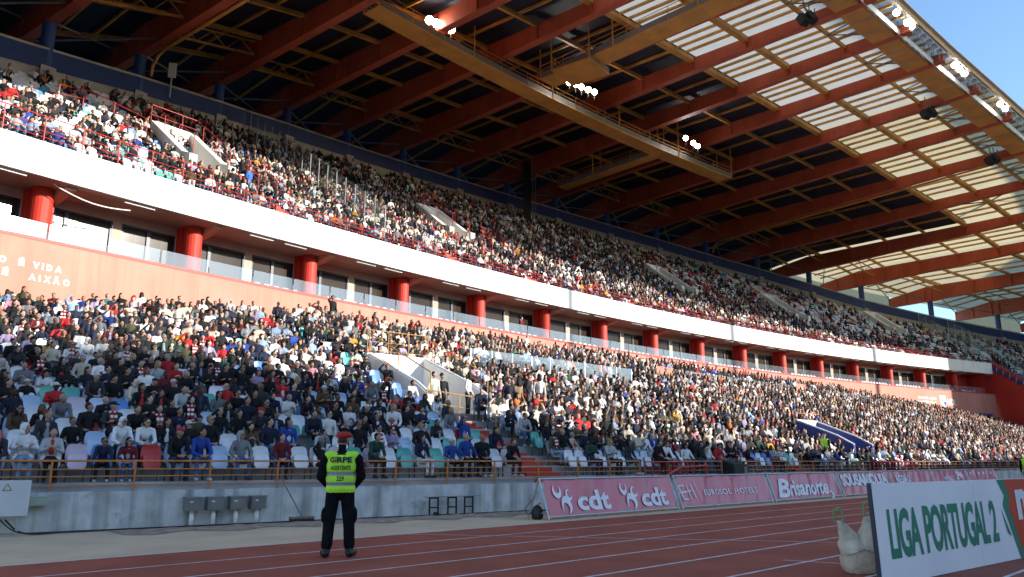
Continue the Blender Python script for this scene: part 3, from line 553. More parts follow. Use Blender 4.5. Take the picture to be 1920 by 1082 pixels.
# dark braces in the bay before the clear end
for i in (16,):
    a, b = TH[i], TH[i+1]
    for (r0, u0), (r1, u1) in (((RF+6, .05), (RF-6, .95)), ((RF+6, .95), (RF-6, .05)), ((RF-7, .05), (RF-16, .95)), ((RF-7, .95), (RF-16, .05))):
        g = G(); g.beam(pol(a+(b-a)*u0, r0, zg(a)+.5), pol(a+(b-a)*u1, r1, zg(a)+.5), .1, .1); obj('brace', g, 'navy', roof)
# rain pipes under two girders
for i, kink in ((6-1, True), (15, False)):
    th = TH[i]+(.02); rc = RF+DEP[i]; z = ZG[i]; off = -.42; e = -.1
    def PP(r, dz): p = Vector(pol(TH[i], r, z+dz)); t_ = R_(TH[i]); return p+Vector((math.sin(t_), -math.cos(t_), 0))*.42
    g = G(); pts = [PP(rc-.2, -1.6), PP(rc-.3, -.9), PP(rc-.9, -.35), PP(rc-1.6, -.2)]
    pts += [PP(r, -.2) for r in (250, 246, 242)] if kink else [PP(r, -.2) for r in (250, 240, 232, 226)]
    if kink: pts += [PP(241.2, -.2), PP(240.6, .5), PP(230, .5)]
    g.tube(pts, .11, 8); obj('rain_pipe', g, 'catwalk', roof, smooth=True)

def walkway(name, label, path, zf, w, rail=True, mat_='catwalk'):
    t = thing(name, label, 'walkway', path[0]); P = [Vector(p) for p in path]
    for p, q in zip(P[:-1], P[1:]):
        d = (q-p); x = Vector((-d.y, d.x, 0)).normalized()*w/2
        g = G(); g.box(p-x, x*2, d*.995, (0, 0, .10)); pl = obj('floor_plate', g, mat_, t)
        g = G(); g.box(p-x+Vector((0, 0, .1)), x*.06, d*.995, (0, 0, .45)); g.box(p+x*.94+Vector((0, 0, .1)), x*.06, d*.995, (0, 0, .45)); obj('side_plate', g, 'boxgrey', t)
        g = G()
        for s_ in (-1, 1):
            for h in (.75, 1.1): g.beam(p+x*s_+Vector((0, 0, h)), q+x*s_+Vector((0, 0, h)), .04, .04)
            g.beam(p+x*s_, p+x*s_+Vector((0, 0, 1.1)), .04, .04, up=(1, 0, 0))
        obj('handrail', g, mat_, t)
    for p in P[::3]:
        up = rooftop(angle(p), radius(p)) if 222 < radius(p) < 265 else p.z+2
        for s_ in (-1, 1): g = G(); q = P[1]-P[0]; x = Vector((-q.y, q.x, 0)).normalized()*w/2*s_; g.beam(p+x, p+x*1.0+Vector((0, 0, max(.8, up-p.z))), .09, .09, up=(1, 0, 0)); obj('hanger', g, mat_, t)
    return t
walkway('service_walkway', 'long ochre service walkway hung under the roof along the stand', [pol(t, 245.2, 29.35) for t in arc(140.25, 130.1, .72)], 29.35, 1.5)
walkway('service_walkway', 'ochre walkway running out to the roof edge beside a girder', [pol(136.55, r, 29.75+.02*(245-r)) for r in seg(225.5, 243.6, 2.3)[::-1]], 29.7, 1.7)
walkway('service_walkway', 'short ochre platform under the walkway junction with lamps', [pol(136.9, 240.2, 29.55), pol(136.2, 240.6, 29.5)], 29.5, 3.2)
walkway('service_walkway', 'dim ochre walkway leading back from the lamps to the dark mast', [pol(132.5, r, 29.4) for r in seg(246, 258, 2.4)], 29.4, 1.2)
mast = thing('service_shaft', 'dark vertical service shaft rising behind the top rows to the roof', 'shaft', pol(132.75, RF+19, 20)); g = G(); c = Vector(pol(133.0, RF+18.2, ZT+.68*17)); g.box(c, (.8, 0, 0), (0, .8, 0), (0, 0, 7.5)); obj('shaft_wall', g, 'black', mast)
g = G(); [g.beam(c+Vector((x, -.1, 0)), c+Vector((x, -.1, 7)), .08, .08, up=(1, 0, 0)) for x in (1.0, 1.3)]; obj('shaft_ladder', g, 'boxgrey', mast)

# floodlights
def flood(th, R, z, lit, lab, aim=None, r=.26, group=None):
    t = thing('floodlight', lab, 'floodlight', pol(th, R, z), group); c = Vector(pol(th, R, z)); d = (Vector(aim)-c).normalized() if aim is not None else Vector((.4, -.8, -.5)).normalized()
    g = G(); g.tube([c-d*.34, c-d*.15, c], r*.35, 14, r2=r); obj('housing', g, 'sign', t, smooth=True)
    g = G(); g.tube([c, c+d*.03], r*.93, 16); obj('lens', g, 'lamp' if lit else 'lampoff', t)
    g = G(); g.beam(c-d*.15, c-d*.15-Vector((0, 0, .7)), .05, .05, up=(1, 0, 0)); obj('bracket', g, 'boxgrey', t)
IN = [(139.15, 244.87, 'upper lamp of the bright pair at left of the roof'), (139.01, 244.81, 'lower lamp of the bright pair at left of the roof'), (138.73, 244.57, 'single lamp just right of the bright pair'),
      (136.01, 243.31, 'first and brightest lamp in the row of five under the roof'), (135.85, 243.23, 'second lamp in the row of five under the roof'), (135.69, 243.21, 'third lamp in the row of five under the roof'), (135.52, 243.11, 'fourth lamp in the row of five under the roof'), (135.35, 243.03, 'last lamp in the row of five under the roof'),
      (132.24, 243.19, 'lone round lamp near the right end of the long walkway'), (131.9, 243.39, 'left of two small lamps near the walkway end'), (131.67, 243.58, 'right of two small lamps near the walkway end')]
for th, R, lab in IN: flood(th, R, 30.7, True, 'lit floodlight, '+lab, aim=(10, 10, 6), r=.3 if th > 135.9 else .24, group='floodlights inside the roof')
FR = [(133.46, 222.7), (132.96, 222.65), (132.77, 222.64), (132.49, 222.61), (132.22, 222.64), (131.94, 222.67), (131.71, 222.68), (131.42, 222.75), (131.16, 222.8), (130.67, 222.8), (130.43, 222.9), (130.17, 222.9), (129.92, 222.9), (129.68, 222.9), (129.43, 222.9), (129.16, 222.9), (128.33, 222.9), (128.05, 222.9), (127.66, 222.9), (127.36, 222.9), (127.03, 222.9), (126.17, 222.9)]
ORD = ['first', 'second', 'third', 'fourth', 'fifth', 'sixth', 'seventh', 'eighth', 'ninth', 'tenth', 'eleventh', 'twelfth', 'thirteenth', 'fourteenth', 'fifteenth', 'sixteenth', 'seventeenth', 'eighteenth', 'nineteenth', 'twentieth', 'twenty-first', 'twenty-second']
for k, (th, R) in enumerate(FR):
    lit = k in (0, 1, 2, 9, 10, 11, 16, 17)
    flood(th, 222.15, zg(th)+.42, lit, '%s floodlight on the roof edge, %s from the top' % ('lit' if lit else 'unlit', ORD[k]), aim=(0, 5, 8) if lit else pol(th+6, 200, 5), r=.24, group='floodlights along the roof edge')
# loudspeaker clusters hung inside the roof edge
for k, (th, R) in enumerate(((134.99, 225.7), (129.55, 225.9), (126.49, 225.7), (122.9, 228))):
    lab = ('topmost', 'second', 'third', 'lowest')[k]+' black loudspeaker cluster hung inside the roof edge'; z = zg(th)-.75 if k < 3 else zg(th)-.9
    t = thing('speaker_cluster', lab, 'loudspeaker', pol(th, R, z), 'loudspeakers under the roof edge'); c = Vector(pol(th, R, z)); er = Vector((math.cos(R_(th)), math.sin(R_(th)), 0)); et = Vector((-er.y, er.x, 0))
    for q in ((-.55, .15, .25), (.1, -.1, -.1), (.6, .2, -.35)):
        o = c+et*q[0]+er*q[1]+Vector((0, 0, q[2])); g = G(); ax = (et+er*.4*(1 if q[0] > 0 else -1)).normalized(); ay = Vector((-ax.y, ax.x, .5)).normalized(); az = ax.cross(ay); g.cbox(o, ax*.62, ay*.5, az*.75); sp = obj('speaker_box', g, 'black', t)
        g = G(); g.cbox(o-ay*.26, ax*.55, ay*.03, az*.68); obj('speaker_grille', g, 'boxgrey', sp)
    g = G(); [g.beam(c+et*x+Vector((0, 0, .2)), c+et*x*1.6+Vector((0, 0, 1.1)), .06, .06) for x in (-.6, 0, .6)]; g.beam(c-et*.9+Vector((0, 0, .4)), c+et*.9+Vector((0, 0, .4)), .07, .07); obj('hanger_frame', g, 'boxgrey', t)
s_ = thing('wall_sign', 'small pale rectangular sign on a post behind the top rows at left', 'sign', pol(141.55, RF+16.3, 26)); g = G(); c = Vector(pol(141.5, RF+15.9, ZT+.68*15.9+3.0)); g.cbox(c, (.5, .1, 0), (0, .05, 0), (0, 0, 1.1)); g.beam(c-Vector((0, 0, 2)), c, .07, .07, up=(1, 0, 0)); obj('sign_panel', g, 'sign', s_)

# ------------------------------------------------------------------ unseen caster added on the sun side, outline shaped to shade track and rows
caster = thing('shade_caster', 'unseen shade caster right of the camera, outline shaped for the shadow edges', 'grandstand', (80, 20, 0))
ph = [(-120, 33), (-20, 33), (5, 32.5), (16, 31.6), (21, 30.3), (23.6, 29.1), (25.6, 27.7), (26.7, 25.8), (27.7, 24.3), (30.9, 23.2), (36.7, 21.6), (48, 18.6), (60, 16.9), (75, 14.6), (106, 11.5), (106.8, 11.5), (106.81, 36), (170, 36)]  # top heights set by the wanted shadow edge, stepped for the right end
def cast(u, z, back=0): return (HX*(70+back)+(-HY)*u*1.0+0*HX, HY*(70+back)+HX*u, z)
g = G()
for dz in (0, 9): pass
g.grid([[cast(u, 0) for u, z in ph], [cast(u, z) for u, z in ph], [cast(u, z-1.5, 9) for u, z in ph], [cast(u, 0, 9) for u, z in ph]]); obj('caster_body', g, 'darkcon', caster)
rl = [(48, 48.6, 51), (56, 45.7, 50), (75, 39.3, 46), (95.5, 31.8, 38.5), (106.8, 27.6, 34.5)]  # added slab, sized to shade the right of the upper tier
g = G(); g.grid([[cast(u, lo) for u, lo, hi in rl], [cast(u, hi) for u, lo, hi in rl], [cast(u, hi, 4) for u, lo, hi in rl], [cast(u, lo, 4) for u, lo, hi in rl], [cast(u, lo) for u, lo, hi in rl]]); obj('caster_slab', g, 'darkcon', caster)
g = G()
for u, lo in ((56, 45.7), (75, 39.3), (95.5, 31.8)): g.beam(cast(u, 8, 3), cast(u, lo+1, 3), .5, .5, up=(1, 0, 0))  # supports for the added slab
obj('caster_posts', g, 'darkcon', caster)

# ------------------------------------------------------------------ advertising banners on A-frames
PB = np.array([.91, 19.83]); DB = np.array([math.sin(R_(44.3)), math.cos(R_(44.3))]); NB = np.array([-DB[1], DB[0]])
def wr(u, w, seed):
    pts_ = 3; v = 0
    for k in range(5):
        x = (u*1.0-(.15+k*1.42)); v += .022*math.exp(-(x*1.6+(1-w)*.55*(1 if k % 2 else -1))**2*9)*w
    v += .012*math.sin(u*3.1+seed*2+w*2.3)+.010*math.sin(u*7.3-w*5+seed)+.014*(w**2)*math.sin(u*4.4+seed)
    return v
def banner_at(k):
    u0 = 5.98*k
    def f(u, w, d=0.0):
        q = PB+DB*(u0+u)+NB*(.32*w/.98-.0-d-wr(u, w, k)*1.3); return (float(q[0]), float(q[1]), w)
    return f
BL = ['red banner with two white crescent logos, nearest the steward', 'red hotel banner, second from the left end', 'red banner with white script lettering, third from the left end', 'red banner partly behind the white board corner, fourth from left', 'fifth red banner, behind the large white board', 'sixth red banner, far behind the white board', 'last red banner beside the far steward']
for k in range(7):
    f = banner_at(k); t = thing('banner_stand', BL[k], 'banner', f(0, 0), 'red banners along the track'); W = 5.75
    g = G(); nx = 60 if k < 4 else 30; g.grid([[f(.06+(W-.12)*i/nx, .09+.84*j/12) for i in range(nx+1)] for j in range(13)]); obj('banner_cloth', g, 'banner', t, smooth=True)
    for w in (.06, .96): g = G(); a_, b_ = Vector(f(0, w)), Vector(f(W, w)); a_ = Vector((*(PB+DB*(5.98*k)+NB*.32*w), w)); b_ = Vector((*(PB+DB*(5.98*k+W)+NB*.32*w), w)); g.tube([a_, b_], .024, 8); obj('frame_tube', g, 'steel', t)
    for u in (0, W):
        a_ = Vector((*(PB+DB*(5.98*k+u)), 0)); b_ = Vector((*(PB+DB*(5.98*k+u)+NB*.33), .98)); c_ = Vector((*(PB+DB*(5.98*k+u)+NB*.72), 0))
        g = G(); g.tube([a_, b_], .026, 8); obj('front_leg', g, 'steel', t); g = G(); g.tube([b_, c_], .024, 8); obj('back_leg', g, 'steel', t); g = G(); g.tube([a_.lerp(b_, .15), c_.lerp(b_, .15)], .016, 6); obj('leg_tie', g, 'steel', t)
    for u in (W*.33, W*.62): g = G(); q = PB+DB*(5.98*k+u); g.tube([(*q, .07), (*(q-NB*.05), 0)], .012, 6); obj('foot', g, 'steel', t)
    pr = lambda u, w, f=f: f(u, w, .03)
    g = G()
    if k == 0:
        for u in (0.42, 3.2):
            g = G() if u > 1 else g
            crescent(g, pr, (u+.05, .66), .17, 80, .75); crescent(g, pr, (u+.52, .56), .14, 30, .7); crescent(g, pr, (u+.33, .32), .22, 250, .8)
            fit_text(g, 'cdt', (u+.78, .16, u+2.12, .66), pr, bold=.035)
            if u < 1: obj('logo_print', g, 'print', t)
    elif k == 1:
        for a_, b_ in (((.06, .68), (.16, .28)), ((.06, .68), (.36, .68)), ((.02, .47), (.72, .52)), ((.16, .28), (.42, .28)), ((.5, .7), (.62, .28)), ((.78, .7), (.88, .3)), ((.98, .84), (1.14, .22))):
            d_ = np.array(b_)-np.array(a_); q = np.array([-d_[1], d_[0]]); q = q/np.hypot(*q)*(.022 if a_[0] < .9 else .01); g.add([pr(*(np.array(a_)-q)), pr(*(np.array(b_)-q)), pr(*(np.array(b_)+q)), pr(*(np.array(a_)+q))], [(0, 1, 2, 3)])
        fit_text(g, 'EUROSOL', (1.35, .36, 3.05, .54), pr, bold=.012, gap=1.15); fit_text(g, 'HOTELS', (3.3, .36, 4.85, .54), pr, bold=.012, gap=1.15)
    elif k == 2:
        fit_text(g, 'B', (.3, .14, 1.3, .78), pr, bold=.035, shear=.3); fit_text(g, 'risanorte', (1.2, .16, 4.6, .70), pr, bold=.03, shear=.35)
        crescent(g, pr, (4.75, .14), .16, 200, .6)
    elif k == 3: fit_text(g, 'SOUSA&SOUSA', (.12, .40, 5.3, .88), pr, bold=.05, gap=.95)
    elif k == 4: fit_text(g, 'REGIÃO', (.5, .42, 2.3, .84), pr, bold=.04)
    elif k == 5: fit_text(g, 'LPM', (3.6, .45, 4.8, .85), pr, bold=.03); obj('logo_print', g, 'print', t); g = G(); fit_text(g, 'v\u00eda', (1.4, .4, 2.8, .72), pr, bold=.02)
    else:
        for u in (.5, 2.2, 3.2, 4.7): crescent(g, pr, (u, .6), .24, 250, .6)
    obj('banner_print', g, 'print', t)

# ------------------------------------------------------------------ league board at the right
PL = np.array([4.05, 9.25]); DL = np.array([math.sin(R_(50.67)), math.cos(R_(50.67))]); NL = np.array([-DL[1], DL[0]])
def fl(u, w, d=0.0): q = PL+DL*u+NL*(.03*w-d); return (float(q[0]), float(q[1]), w)
bt = thing('league_board', 'large white board with green condensed lettering leaning at the track edge', 'sign board', fl(0, 0))
for u0, u1 in ((.19, 3.04), (3.05, 6.2)):
    g = G(); ed = Vector((*(NL*.04), 0)); p0 = [Vector(fl(u, w)) for u, w in ((u0, .005), (u1, .005), (u1, 1.13), (u0, 1.13))]; g.add(p0+[p+ed for p in p0], [(0, 1, 2, 3), (7, 6, 5, 4), (0, 4, 5, 1), (1, 5, 6, 2), (2, 6, 7, 3), (3, 7, 4, 0)]); obj('board_panel', g, 'boardwhite', bt)
g = G(); g.beam(Vector(fl(.175, 0))+Vector((*(NL*.03), 0)), Vector(fl(.175, 1.14))+Vector((*(NL*.02), 0)), .024, .045, up=tuple((*NL, 0))); obj('edge_frame', g, 'navy', bt)
for u in (2.2, 5.0):
    g = G(); a_ = Vector(fl(u, .9)); g.beam(a_+Vector((*(NL*.08), 0)), Vector((*(PL+DL*u+NL*.75), 0)), .04, .04); obj('back_stay', g, 'navy', bt)
pl = lambda u, w: fl(u, w, .006)
g = G(); fit_text(g, 'LIGA', (.47, .27, 1.30, .84), pl, bold=.03, gap=.92); fit_text(g, 'PORTUGAL', (1.40, .275, 3.38, .85), pl, bold=.03, gap=.92); fit_text(g, '2', (3.47, .285, 3.69, .85), pl, bold=.03)
g.add([pl(*p) for p in ((3.90, 1.125), (4.13, 1.125), (4.30, .89), (4.10, .90))], [(0, 1, 2, 3)]); g.add([pl(*p) for p in ((4.10, .90), (4.30, .89), (4.20, .74), (3.99, .78))], [(0, 1, 2, 3)]); g.add([pl(*p) for p in ((3.99, .78), (4.20, .74), (4.53, .01), (4.37, .01))], [(0, 1, 2, 3)])
g.add([pl(*p) for p in ((3.90, .73), (4.15, .33), (4.02, .38))], [(0, 1, 2)]); obj('green_print', g, 'green', bt)
g = G(); g.add([pl(*p) for p in ((4.14, 1.125), (6.19, 1.125), (6.19, .01), (4.54, .01), (4.21, .74), (4.31, .89))], [(0, 1, 2, 3, 4, 5)]); obj('red_print', g, 'boardred', bt)
g = G(); fit_text(g, 'm', (4.5, .54, 5.2, .98), lambda u, w: fl(u, w, .012), bold=.05); obj('white_letter', g, 'print', bt)

# ------------------------------------------------------------------ things at the foot of the wall
def wallp(u, z, d=0.0):                                   # u metres from the reference point at the left of the picture along the wall
    p = np.array([-9.56, 16.42])+D1*u-N1*d; return Vector((float(p[0]), float(p[1]), z))
d1 = Vector((*D1, 0)); n1 = Vector((*N1, 0))
cb = thing('power_cabinet', 'pale grey electrical cabinet with warning triangle on legs at left edge', 'cabinet', wallp(-.9, 0, .6))
g = G(); g.box(wallp(-1.3, .37, .75), d1*1.05, n1*.35, (0, 0, .66)); obj('cabinet_body', g, 'cabinet', cb)
g = G(); [g.box(wallp(u, 0, .7), d1*.05, n1*.05, (0, 0, .37)) for u in (-1.2, -.42)]; obj('cabinet_legs', g, 'steel', cb)
g = G(); q = [wallp(u, z, .755) for u, z in ((-.72, .84), (-.56, .84), (-.64, .98))]; g.add(q, [(0, 1, 2)]); tr = obj('warning_triangle', g, 'black', cb)
g = G(); g.add([wallp(u, z, .76) for u, z in ((-.70, .85), (-.58, .85), (-.64, .96))], [(0, 1, 2)]); obj('triangle_field', g, 'yellow', tr)
g = G(); [g.cbox(wallp(-1.05, z, .77), d1*.04, n1*.03, (0, 0, .06)) for z in (.48, .92)]; obj('hinges', g, 'black', cb)
pg = thing('junction_box', 'flat pale green box fixed to the wall beside the cabinet', 'box', wallp(.0, .5, .05)); g = G(); g.box(wallp(-.3, .52, .18), d1*.42, n1*.18, (0, 0, .16)); obj('box_body', g, 'palegreen', pg); g = G(); g.box(wallp(-.31, .68, .19), d1*.44, n1*.19, (0, 0, .012)); obj('box_lid', g, 'palegreen', pg)
for k, u in enumerate((2.95, 3.42, 3.92, 4.40)):
    lab = ('leftmost', 'second from left', 'third from left', 'rightmost')[k]+' of four grey meter boxes on the wall'
    t = thing('meter_box', lab, 'meter box', wallp(u, 0, .1), 'meter boxes on the wall')
    g = G(); g.box(wallp(u-.17, .32, .27), d1*.34, n1*.265, (0, 0, .28)); bx_ = obj('box_body', g, 'boxgrey', t)
    g = G(); g.box(wallp(u-.145, .345, .282), d1*.29, n1*.012, (0, 0, .22)); obj('box_door', g, 'grey', bx_); g = G(); g.box(wallp(u-.19, .595, .29), d1*.38, n1*.285, (0, 0, .02)); obj('box_hood', g, 'boxgrey', bx_)
    g = G(); g.box(wallp(u-.1, .50, .29), d1*.07, n1*.008, (0, 0, .03)); obj('number_tag', g, 'sign', bx_)
    g = G(); g.tube([wallp(u, .02, .12), wallp(u, .33, .12)], .05, 10); obj('conduit', g, 'tube', t, smooth=True)
br = thing('broom', 'wide broom leaning against the stained wall with its head on the ground', 'broom', wallp(5.35, 0, .5))
g = G(); g.tube([wallp(5.38, .12, .42), wallp(4.98, .98, .02)], .016, 8); obj('broom_handle', g, 'wood', br); g = G(); g.box(wallp(5.08, .07, .5), d1*.58, n1*.12, (0, 0, .05)); obj('broom_head', g, 'wood', br); g = G(); g.box(wallp(5.09, 0, .52), d1*.56, n1*.15, (0, 0, .075)); obj('bristles', g, 'black', br)
bn = thing('bench_frame', 'black steel bench frame of three hoops standing by the wall', 'bench frame', wallp(9.5, 0, .3))
for u in (9.05, 9.62, 10.15):
    g = G(); [g.beam(p, q, .035, .035, up=tuple(n1)) for p, q in ((wallp(u-.13, 0, .3), wallp(u-.13, .44, .3)), (wallp(u+.13, 0, .3), wallp(u+.13, .44, .3)), (wallp(u-.15, .44, .3), wallp(u+.15, .44, .3)), (wallp(u-.13, .2, .3), wallp(u+.13, .2, .3)))]; obj('hoop', g, 'black', bn)
g = G(); g.beam(wallp(8.8, .47, .3), wallp(10.5, .47, .3), .22, .012); obj('seat_strip', g, 'boxgrey', bn); g = G(); g.tube([wallp(8.85, .22, .3), wallp(10.4, .22, .3)], .008, 6); obj('tie_rod', g, 'steel', bn)
def cable(name, lab, pts, r=.016):
    g = G(); P = [Vector(p) for p in pts]; Q = []
    for i in range(len(P)-1):
        for k in range(6):
            t = k/6; p0, p1, p2, p3 = P[max(0, i-1)], P[i], P[i+1], P[min(len(P)-1, i+2)]
            Q.append(.5*((2*p1)+(p2-p0)*t+(2*p0-5*p1+4*p2-p3)*t*t+(3*p1-p0-3*p2+p3)*t**3))
    Q.append(P[-1]); g.tube(Q, r, 6); return obj(name, g, 'rubber', smooth=True, label=lab, cat='cable') if False else link(name, g.mesh(name, 'rubber', True), None, lab, 'cable')
cable('power_cable', 'thick black cable running along the foot of the wall', [wallp(-.6, .3, .6), wallp(-.3, .05, .62), wallp(.3, .017, .5), wallp(2, .017, .42), wallp(4, .017, .5), wallp(5.2, .017, .38), wallp(7.5, .017, .4), wallp(9.4, .017, .45), wallp(12, .017, .36), wallp(14, .017, .5)], .018)
cable('power_cable', 'thin black cable looping from the cabinet to the ground', [wallp(-.7, .32, .62), wallp(-.45, .1, .75), wallp(-.1, .02, .8), wallp(.4, .02, .6), wallp(1.2, .014, .48)], .013)
cable('power_cable', 'grey cable hanging behind the end of the first banner', [(*(PB+NB*.5), .5), (*(PB+NB*.7-DB*.1), .25), (*(PB+NB*.5-DB*.2), .12), (*(PB+NB*.35), .35)], .01)
fc = thing('cable_plug', 'small black plug lying on the ground by the bench frame', 'plug', wallp(8.95, 0, .6)); g = G(); g.cbox(wallp(8.95, .05, .6), d1*.12, n1*.09, (0, 0, .1)); obj('plug_body', g, 'black', fc); g = G(); g.tube([wallp(8.99, .05, .6), wallp(9.2, .02, .55)], .014, 6); obj('plug_lead', g, 'rubber', fc)
bp = thing('backpack', 'black rucksack on the ground behind the first banner frame', 'bag', (*(PB+NB*.35-DB*.05), 0))
# loudspeaker on the rail
ls = thing('loudspeaker', 'black box loudspeaker standing at the gap in the orange rail', 'loudspeaker', front(9.4, -.1, .78)); u_ = Vector((*D2, 0)); v_ = Vector((*N2, 0))
g = G(); p0 = Vector(front(8.85, -.3, .80)); pts = [p0, p0+u_*1.05, p0+u_*1.05+v_*.6, p0+v_*.6]; g.add(pts+[p+Vector((0, 0, h)) for p, h in zip(pts, (.50, .48, .62, .66))], [(3, 2, 1, 0), (4, 5, 6, 7), (0, 1, 5, 4), (1, 2, 6, 5), (2, 3, 7, 6), (3, 0, 4, 7)]); obj('speaker_cabinet', g, 'black', ls)
g = G(); g.box(p0+u_*.06-v_*.015+Vector((0, 0, .05)), u_*.66, v_*.012, (0, 0, .38)); obj('speaker_grille', g, 'rubber', ls); g = G(); g.box(p0+u_*.78-v_*.012+Vector((0, 0, .12)), u_*.2, v_*.01, (0, 0, .28)); obj('horn', g, 'boxgrey', ls)

# ------------------------------------------------------------------ organic shapes: primitives fused by voxel remeshing into one skin
def capsule(p, q, r1, r2, n=10, m=4):
    p, q = np.array(p, float), np.array(q, float); d = q-p; L = np.linalg.norm(d); d = d/L if L > 1e-9 else np.array([0, 0, 1.])
    x = np.cross(d, [0, 0, 1.]); x = x/np.linalg.norm(x) if np.linalg.norm(x) > 1e-4 else np.array([1., 0, 0]); y = np.cross(d, x); V = []; F = []
    rings = [(p, r1, -90+90*i/m) for i in range(m+1)]+[(q, r2, 90*i/m) for i in range(m+1)]
    for c, r, a in rings:
        a = R_(a)
        for k in range(n): t = 2*math.pi*k/n; V.append(c+d*r*math.sin(a)+(x*math.cos(t)+y*math.sin(t))*max(1e-4, r*math.cos(a)))
    for i in range(len(rings)-1):
        for k in range(n): F.append((i*n+k, i*n+(k+1) % n, (i+1)*n+(k+1) % n, (i+1)*n+k))
    F += [tuple(range(n))[::-1], tuple((len(rings)-1)*n+k for k in range(n))]; return V, F
def ell(c, r, yaw=0, n=14, m=9):
    V, F = capsule((0, 0, 0), (0, 0, 1e-6), 1, 1, n, m//2); cy, sy = math.cos(yaw), math.sin(yaw); o = []
    for v in V: x, y, z = v[0]*r[0], v[1]*r[1], v[2]*r[2]; o.append((c[0]+x*cy-y*sy, c[1]+x*sy+y*cy, c[2]+z))
    return o, F
def fuse(prims, voxel, tris=None, smooth=3):
    """prims: ('c',p,q,r1,r2,region) or ('e',c,r,yaw,region) -> vertices, triangles, region of every triangle"""
    g = G()
    for p in prims:
        V, F = capsule(*p[1:5]) if p[0] == 'c' else ell(*p[1:4]); g.add(V, F)
    me = bpy.data.meshes.new('tmp'); me.from_pydata(g.v, [], g.f); o = bpy.data.objects.new('tmp', me); TMP.collection.objects.link(o)
    md = o.modifiers.new('r', 'REMESH'); md.mode = 'VOXEL'; md.voxel_size = voxel
    if smooth: sm = o.modifiers.new('s', 'SMOOTH'); sm.iterations = smooth; sm.factor = .4
    if tris:
        n = len(evaluate(o).data.polygons)*2; dm = o.modifiers.new('d', 'DECIMATE'); dm.ratio = min(1, tris/max(1, n))
    tr = o.modifiers.new('t', 'TRIANGULATE'); ev = evaluate(o).data
    V = np.empty(len(ev.vertices)*3, np.float32); ev.vertices.foreach_get('co', V); V = V.reshape(-1, 3); T = np.empty(len(ev.polygons)*3, np.int32); ev.polygons.foreach_get('vertices', T); T = T.reshape(-1, 3)
    bpy.data.objects.remove(o); bpy.data.meshes.remove(me)
    c = V[T].mean(1); D = []
    for p in prims:
        if p[0] == 'c':
            a, b = np.array(p[1]), np.array(p[2]); ab = b-a; t = np.clip(((c-a)@ab)/max(1e-9, ab@ab), 0, 1); D.append(np.linalg.norm(c-(a+t[:, None]*ab), axis=1)-(p[3]+(p[4]-p[3])*t))
        else:
            cc, r, yw = np.array(p[1]), np.array(p[2]), p[3]; q = c-cc; x = q[:, 0]*math.cos(yw)+q[:, 1]*math.sin(yw); y = -q[:, 0]*math.sin(yw)+q[:, 1]*math.cos(yw)
            k = np.sqrt((x/r[0])**2+(y/r[1])**2+(q[:, 2]/r[2])**2); D.append((k-1)*min(r))
    reg = np.array([p[-1] for p in prims])[np.argmin(np.array(D), 0)]
    return V, T, reg
TOP, LEG, SKIN, HAIR, SHOE, SHIRT = 0, 1, 2, 3, 4, 5
def head_prims(h, yaw, tilt=0):
    c, s = math.cos(yaw), math.sin(yaw)
    def L(x, y, z): return (h[0]+x*c-y*s, h[1]+x*s+y*c, h[2]+z)
    return [('e', L(0, .012, .02), (.076, .094, .098), yaw, SKIN), ('e', L(0, -.022, -.045), (.056, .066, .07), yaw, SKIN), ('c', L(0, -.088, -.012), L(0, -.108, -.03), .010, .016, SKIN),
            ('e', L(.078, .01, -.01), (.014, .024, .034), yaw, SKIN), ('e', L(-.078, .01, -.01), (.014, .024, .034), yaw, SKIN), ('c', L(-.03, -.075, .012), L(.03, -.075, .012), .016, .016, SKIN)], L
def hand_prims(w, h):
    w, h = np.array(w, float), np.array(h, float); d = (h-w)/np.linalg.norm(h-w); x = np.cross(d, [0, 0, 1.]); x /= max(1e-6, np.linalg.norm(x)); P = [('c', tuple(w), tuple(h), .03, .036, SKIN)]
    for k, (o, l) in enumerate(((-.028, .062), (-.009, .074), (.01, .07), (.028, .054))): a = h+x*o+d*.015; b = a+d*l*.55+np.array([0, 0, -.006]); c = b+d*l*.4+np.array([0, 0, -.022]); P += [('c', tuple(a), tuple(b), .010, .009, SKIN), ('c', tuple(b), tuple(c), .009, .008, SKIN)]
    sg = 1 if w[0] < 0 else -1; a = w+(h-w)*.35; P.append(('c', tuple(a), tuple(a+x*sg*.035+d*.05), .012, .010, SKIN)); return P
POSES = {   # lean forward, head yaw, pitch drop, elbows/wrists (right, left)
 'lap': dict(lean=.02, yaw=.55, drop=0, ra=((-.25, -.0, .74), (-.10, -.24, .60), (-.03, -.30, .585)), la=((.25, 0, .74), (.10, -.24, .61), (.03, -.31, .60))),
 'forward': dict(lean=.20, yaw=.45, drop=.02, ra=((-.24, -.26, .70), (-.10, -.44, .62), (-.03, -.49, .60)), la=((.24, -.26, .70), (.10, -.44, .63), (.03, -.50, .62))),
 'folded': dict(lean=-.02, yaw=.75, drop=0, ra=((-.26, -.03, .79), (.02, -.17, .80), (.10, -.14, .84)), la=((.26, -.03, .79), (-.02, -.19, .84), (-.10, -.15, .82))),
 'shade': dict(lean=.0, yaw=.35, drop=0, ra=((-.30, -.16, 1.10), (-.13, -.18, 1.30), (-.03, -.17, 1.335)), la=((.25, 0, .74), (.12, -.22, .60), (.05, -.29, .585))),
 'back': dict(lean=-.07, yaw=.9, drop=.0, ra=((-.29, .02, .76), (-.22, -.22, .62), (-.16, -.33, .59)), la=((.28, .02, .76), (.22, -.20, .62), (.16, -.32, .59))),
 'phone': dict(lean=.05, yaw=.1, drop=.04, ra=((-.24, -.05, .74), (-.10, -.26, .82), (-.03, -.30, .87)), la=((.24, -.05, .74), (.10, -.26, .80), (.03, -.31, .84)))}
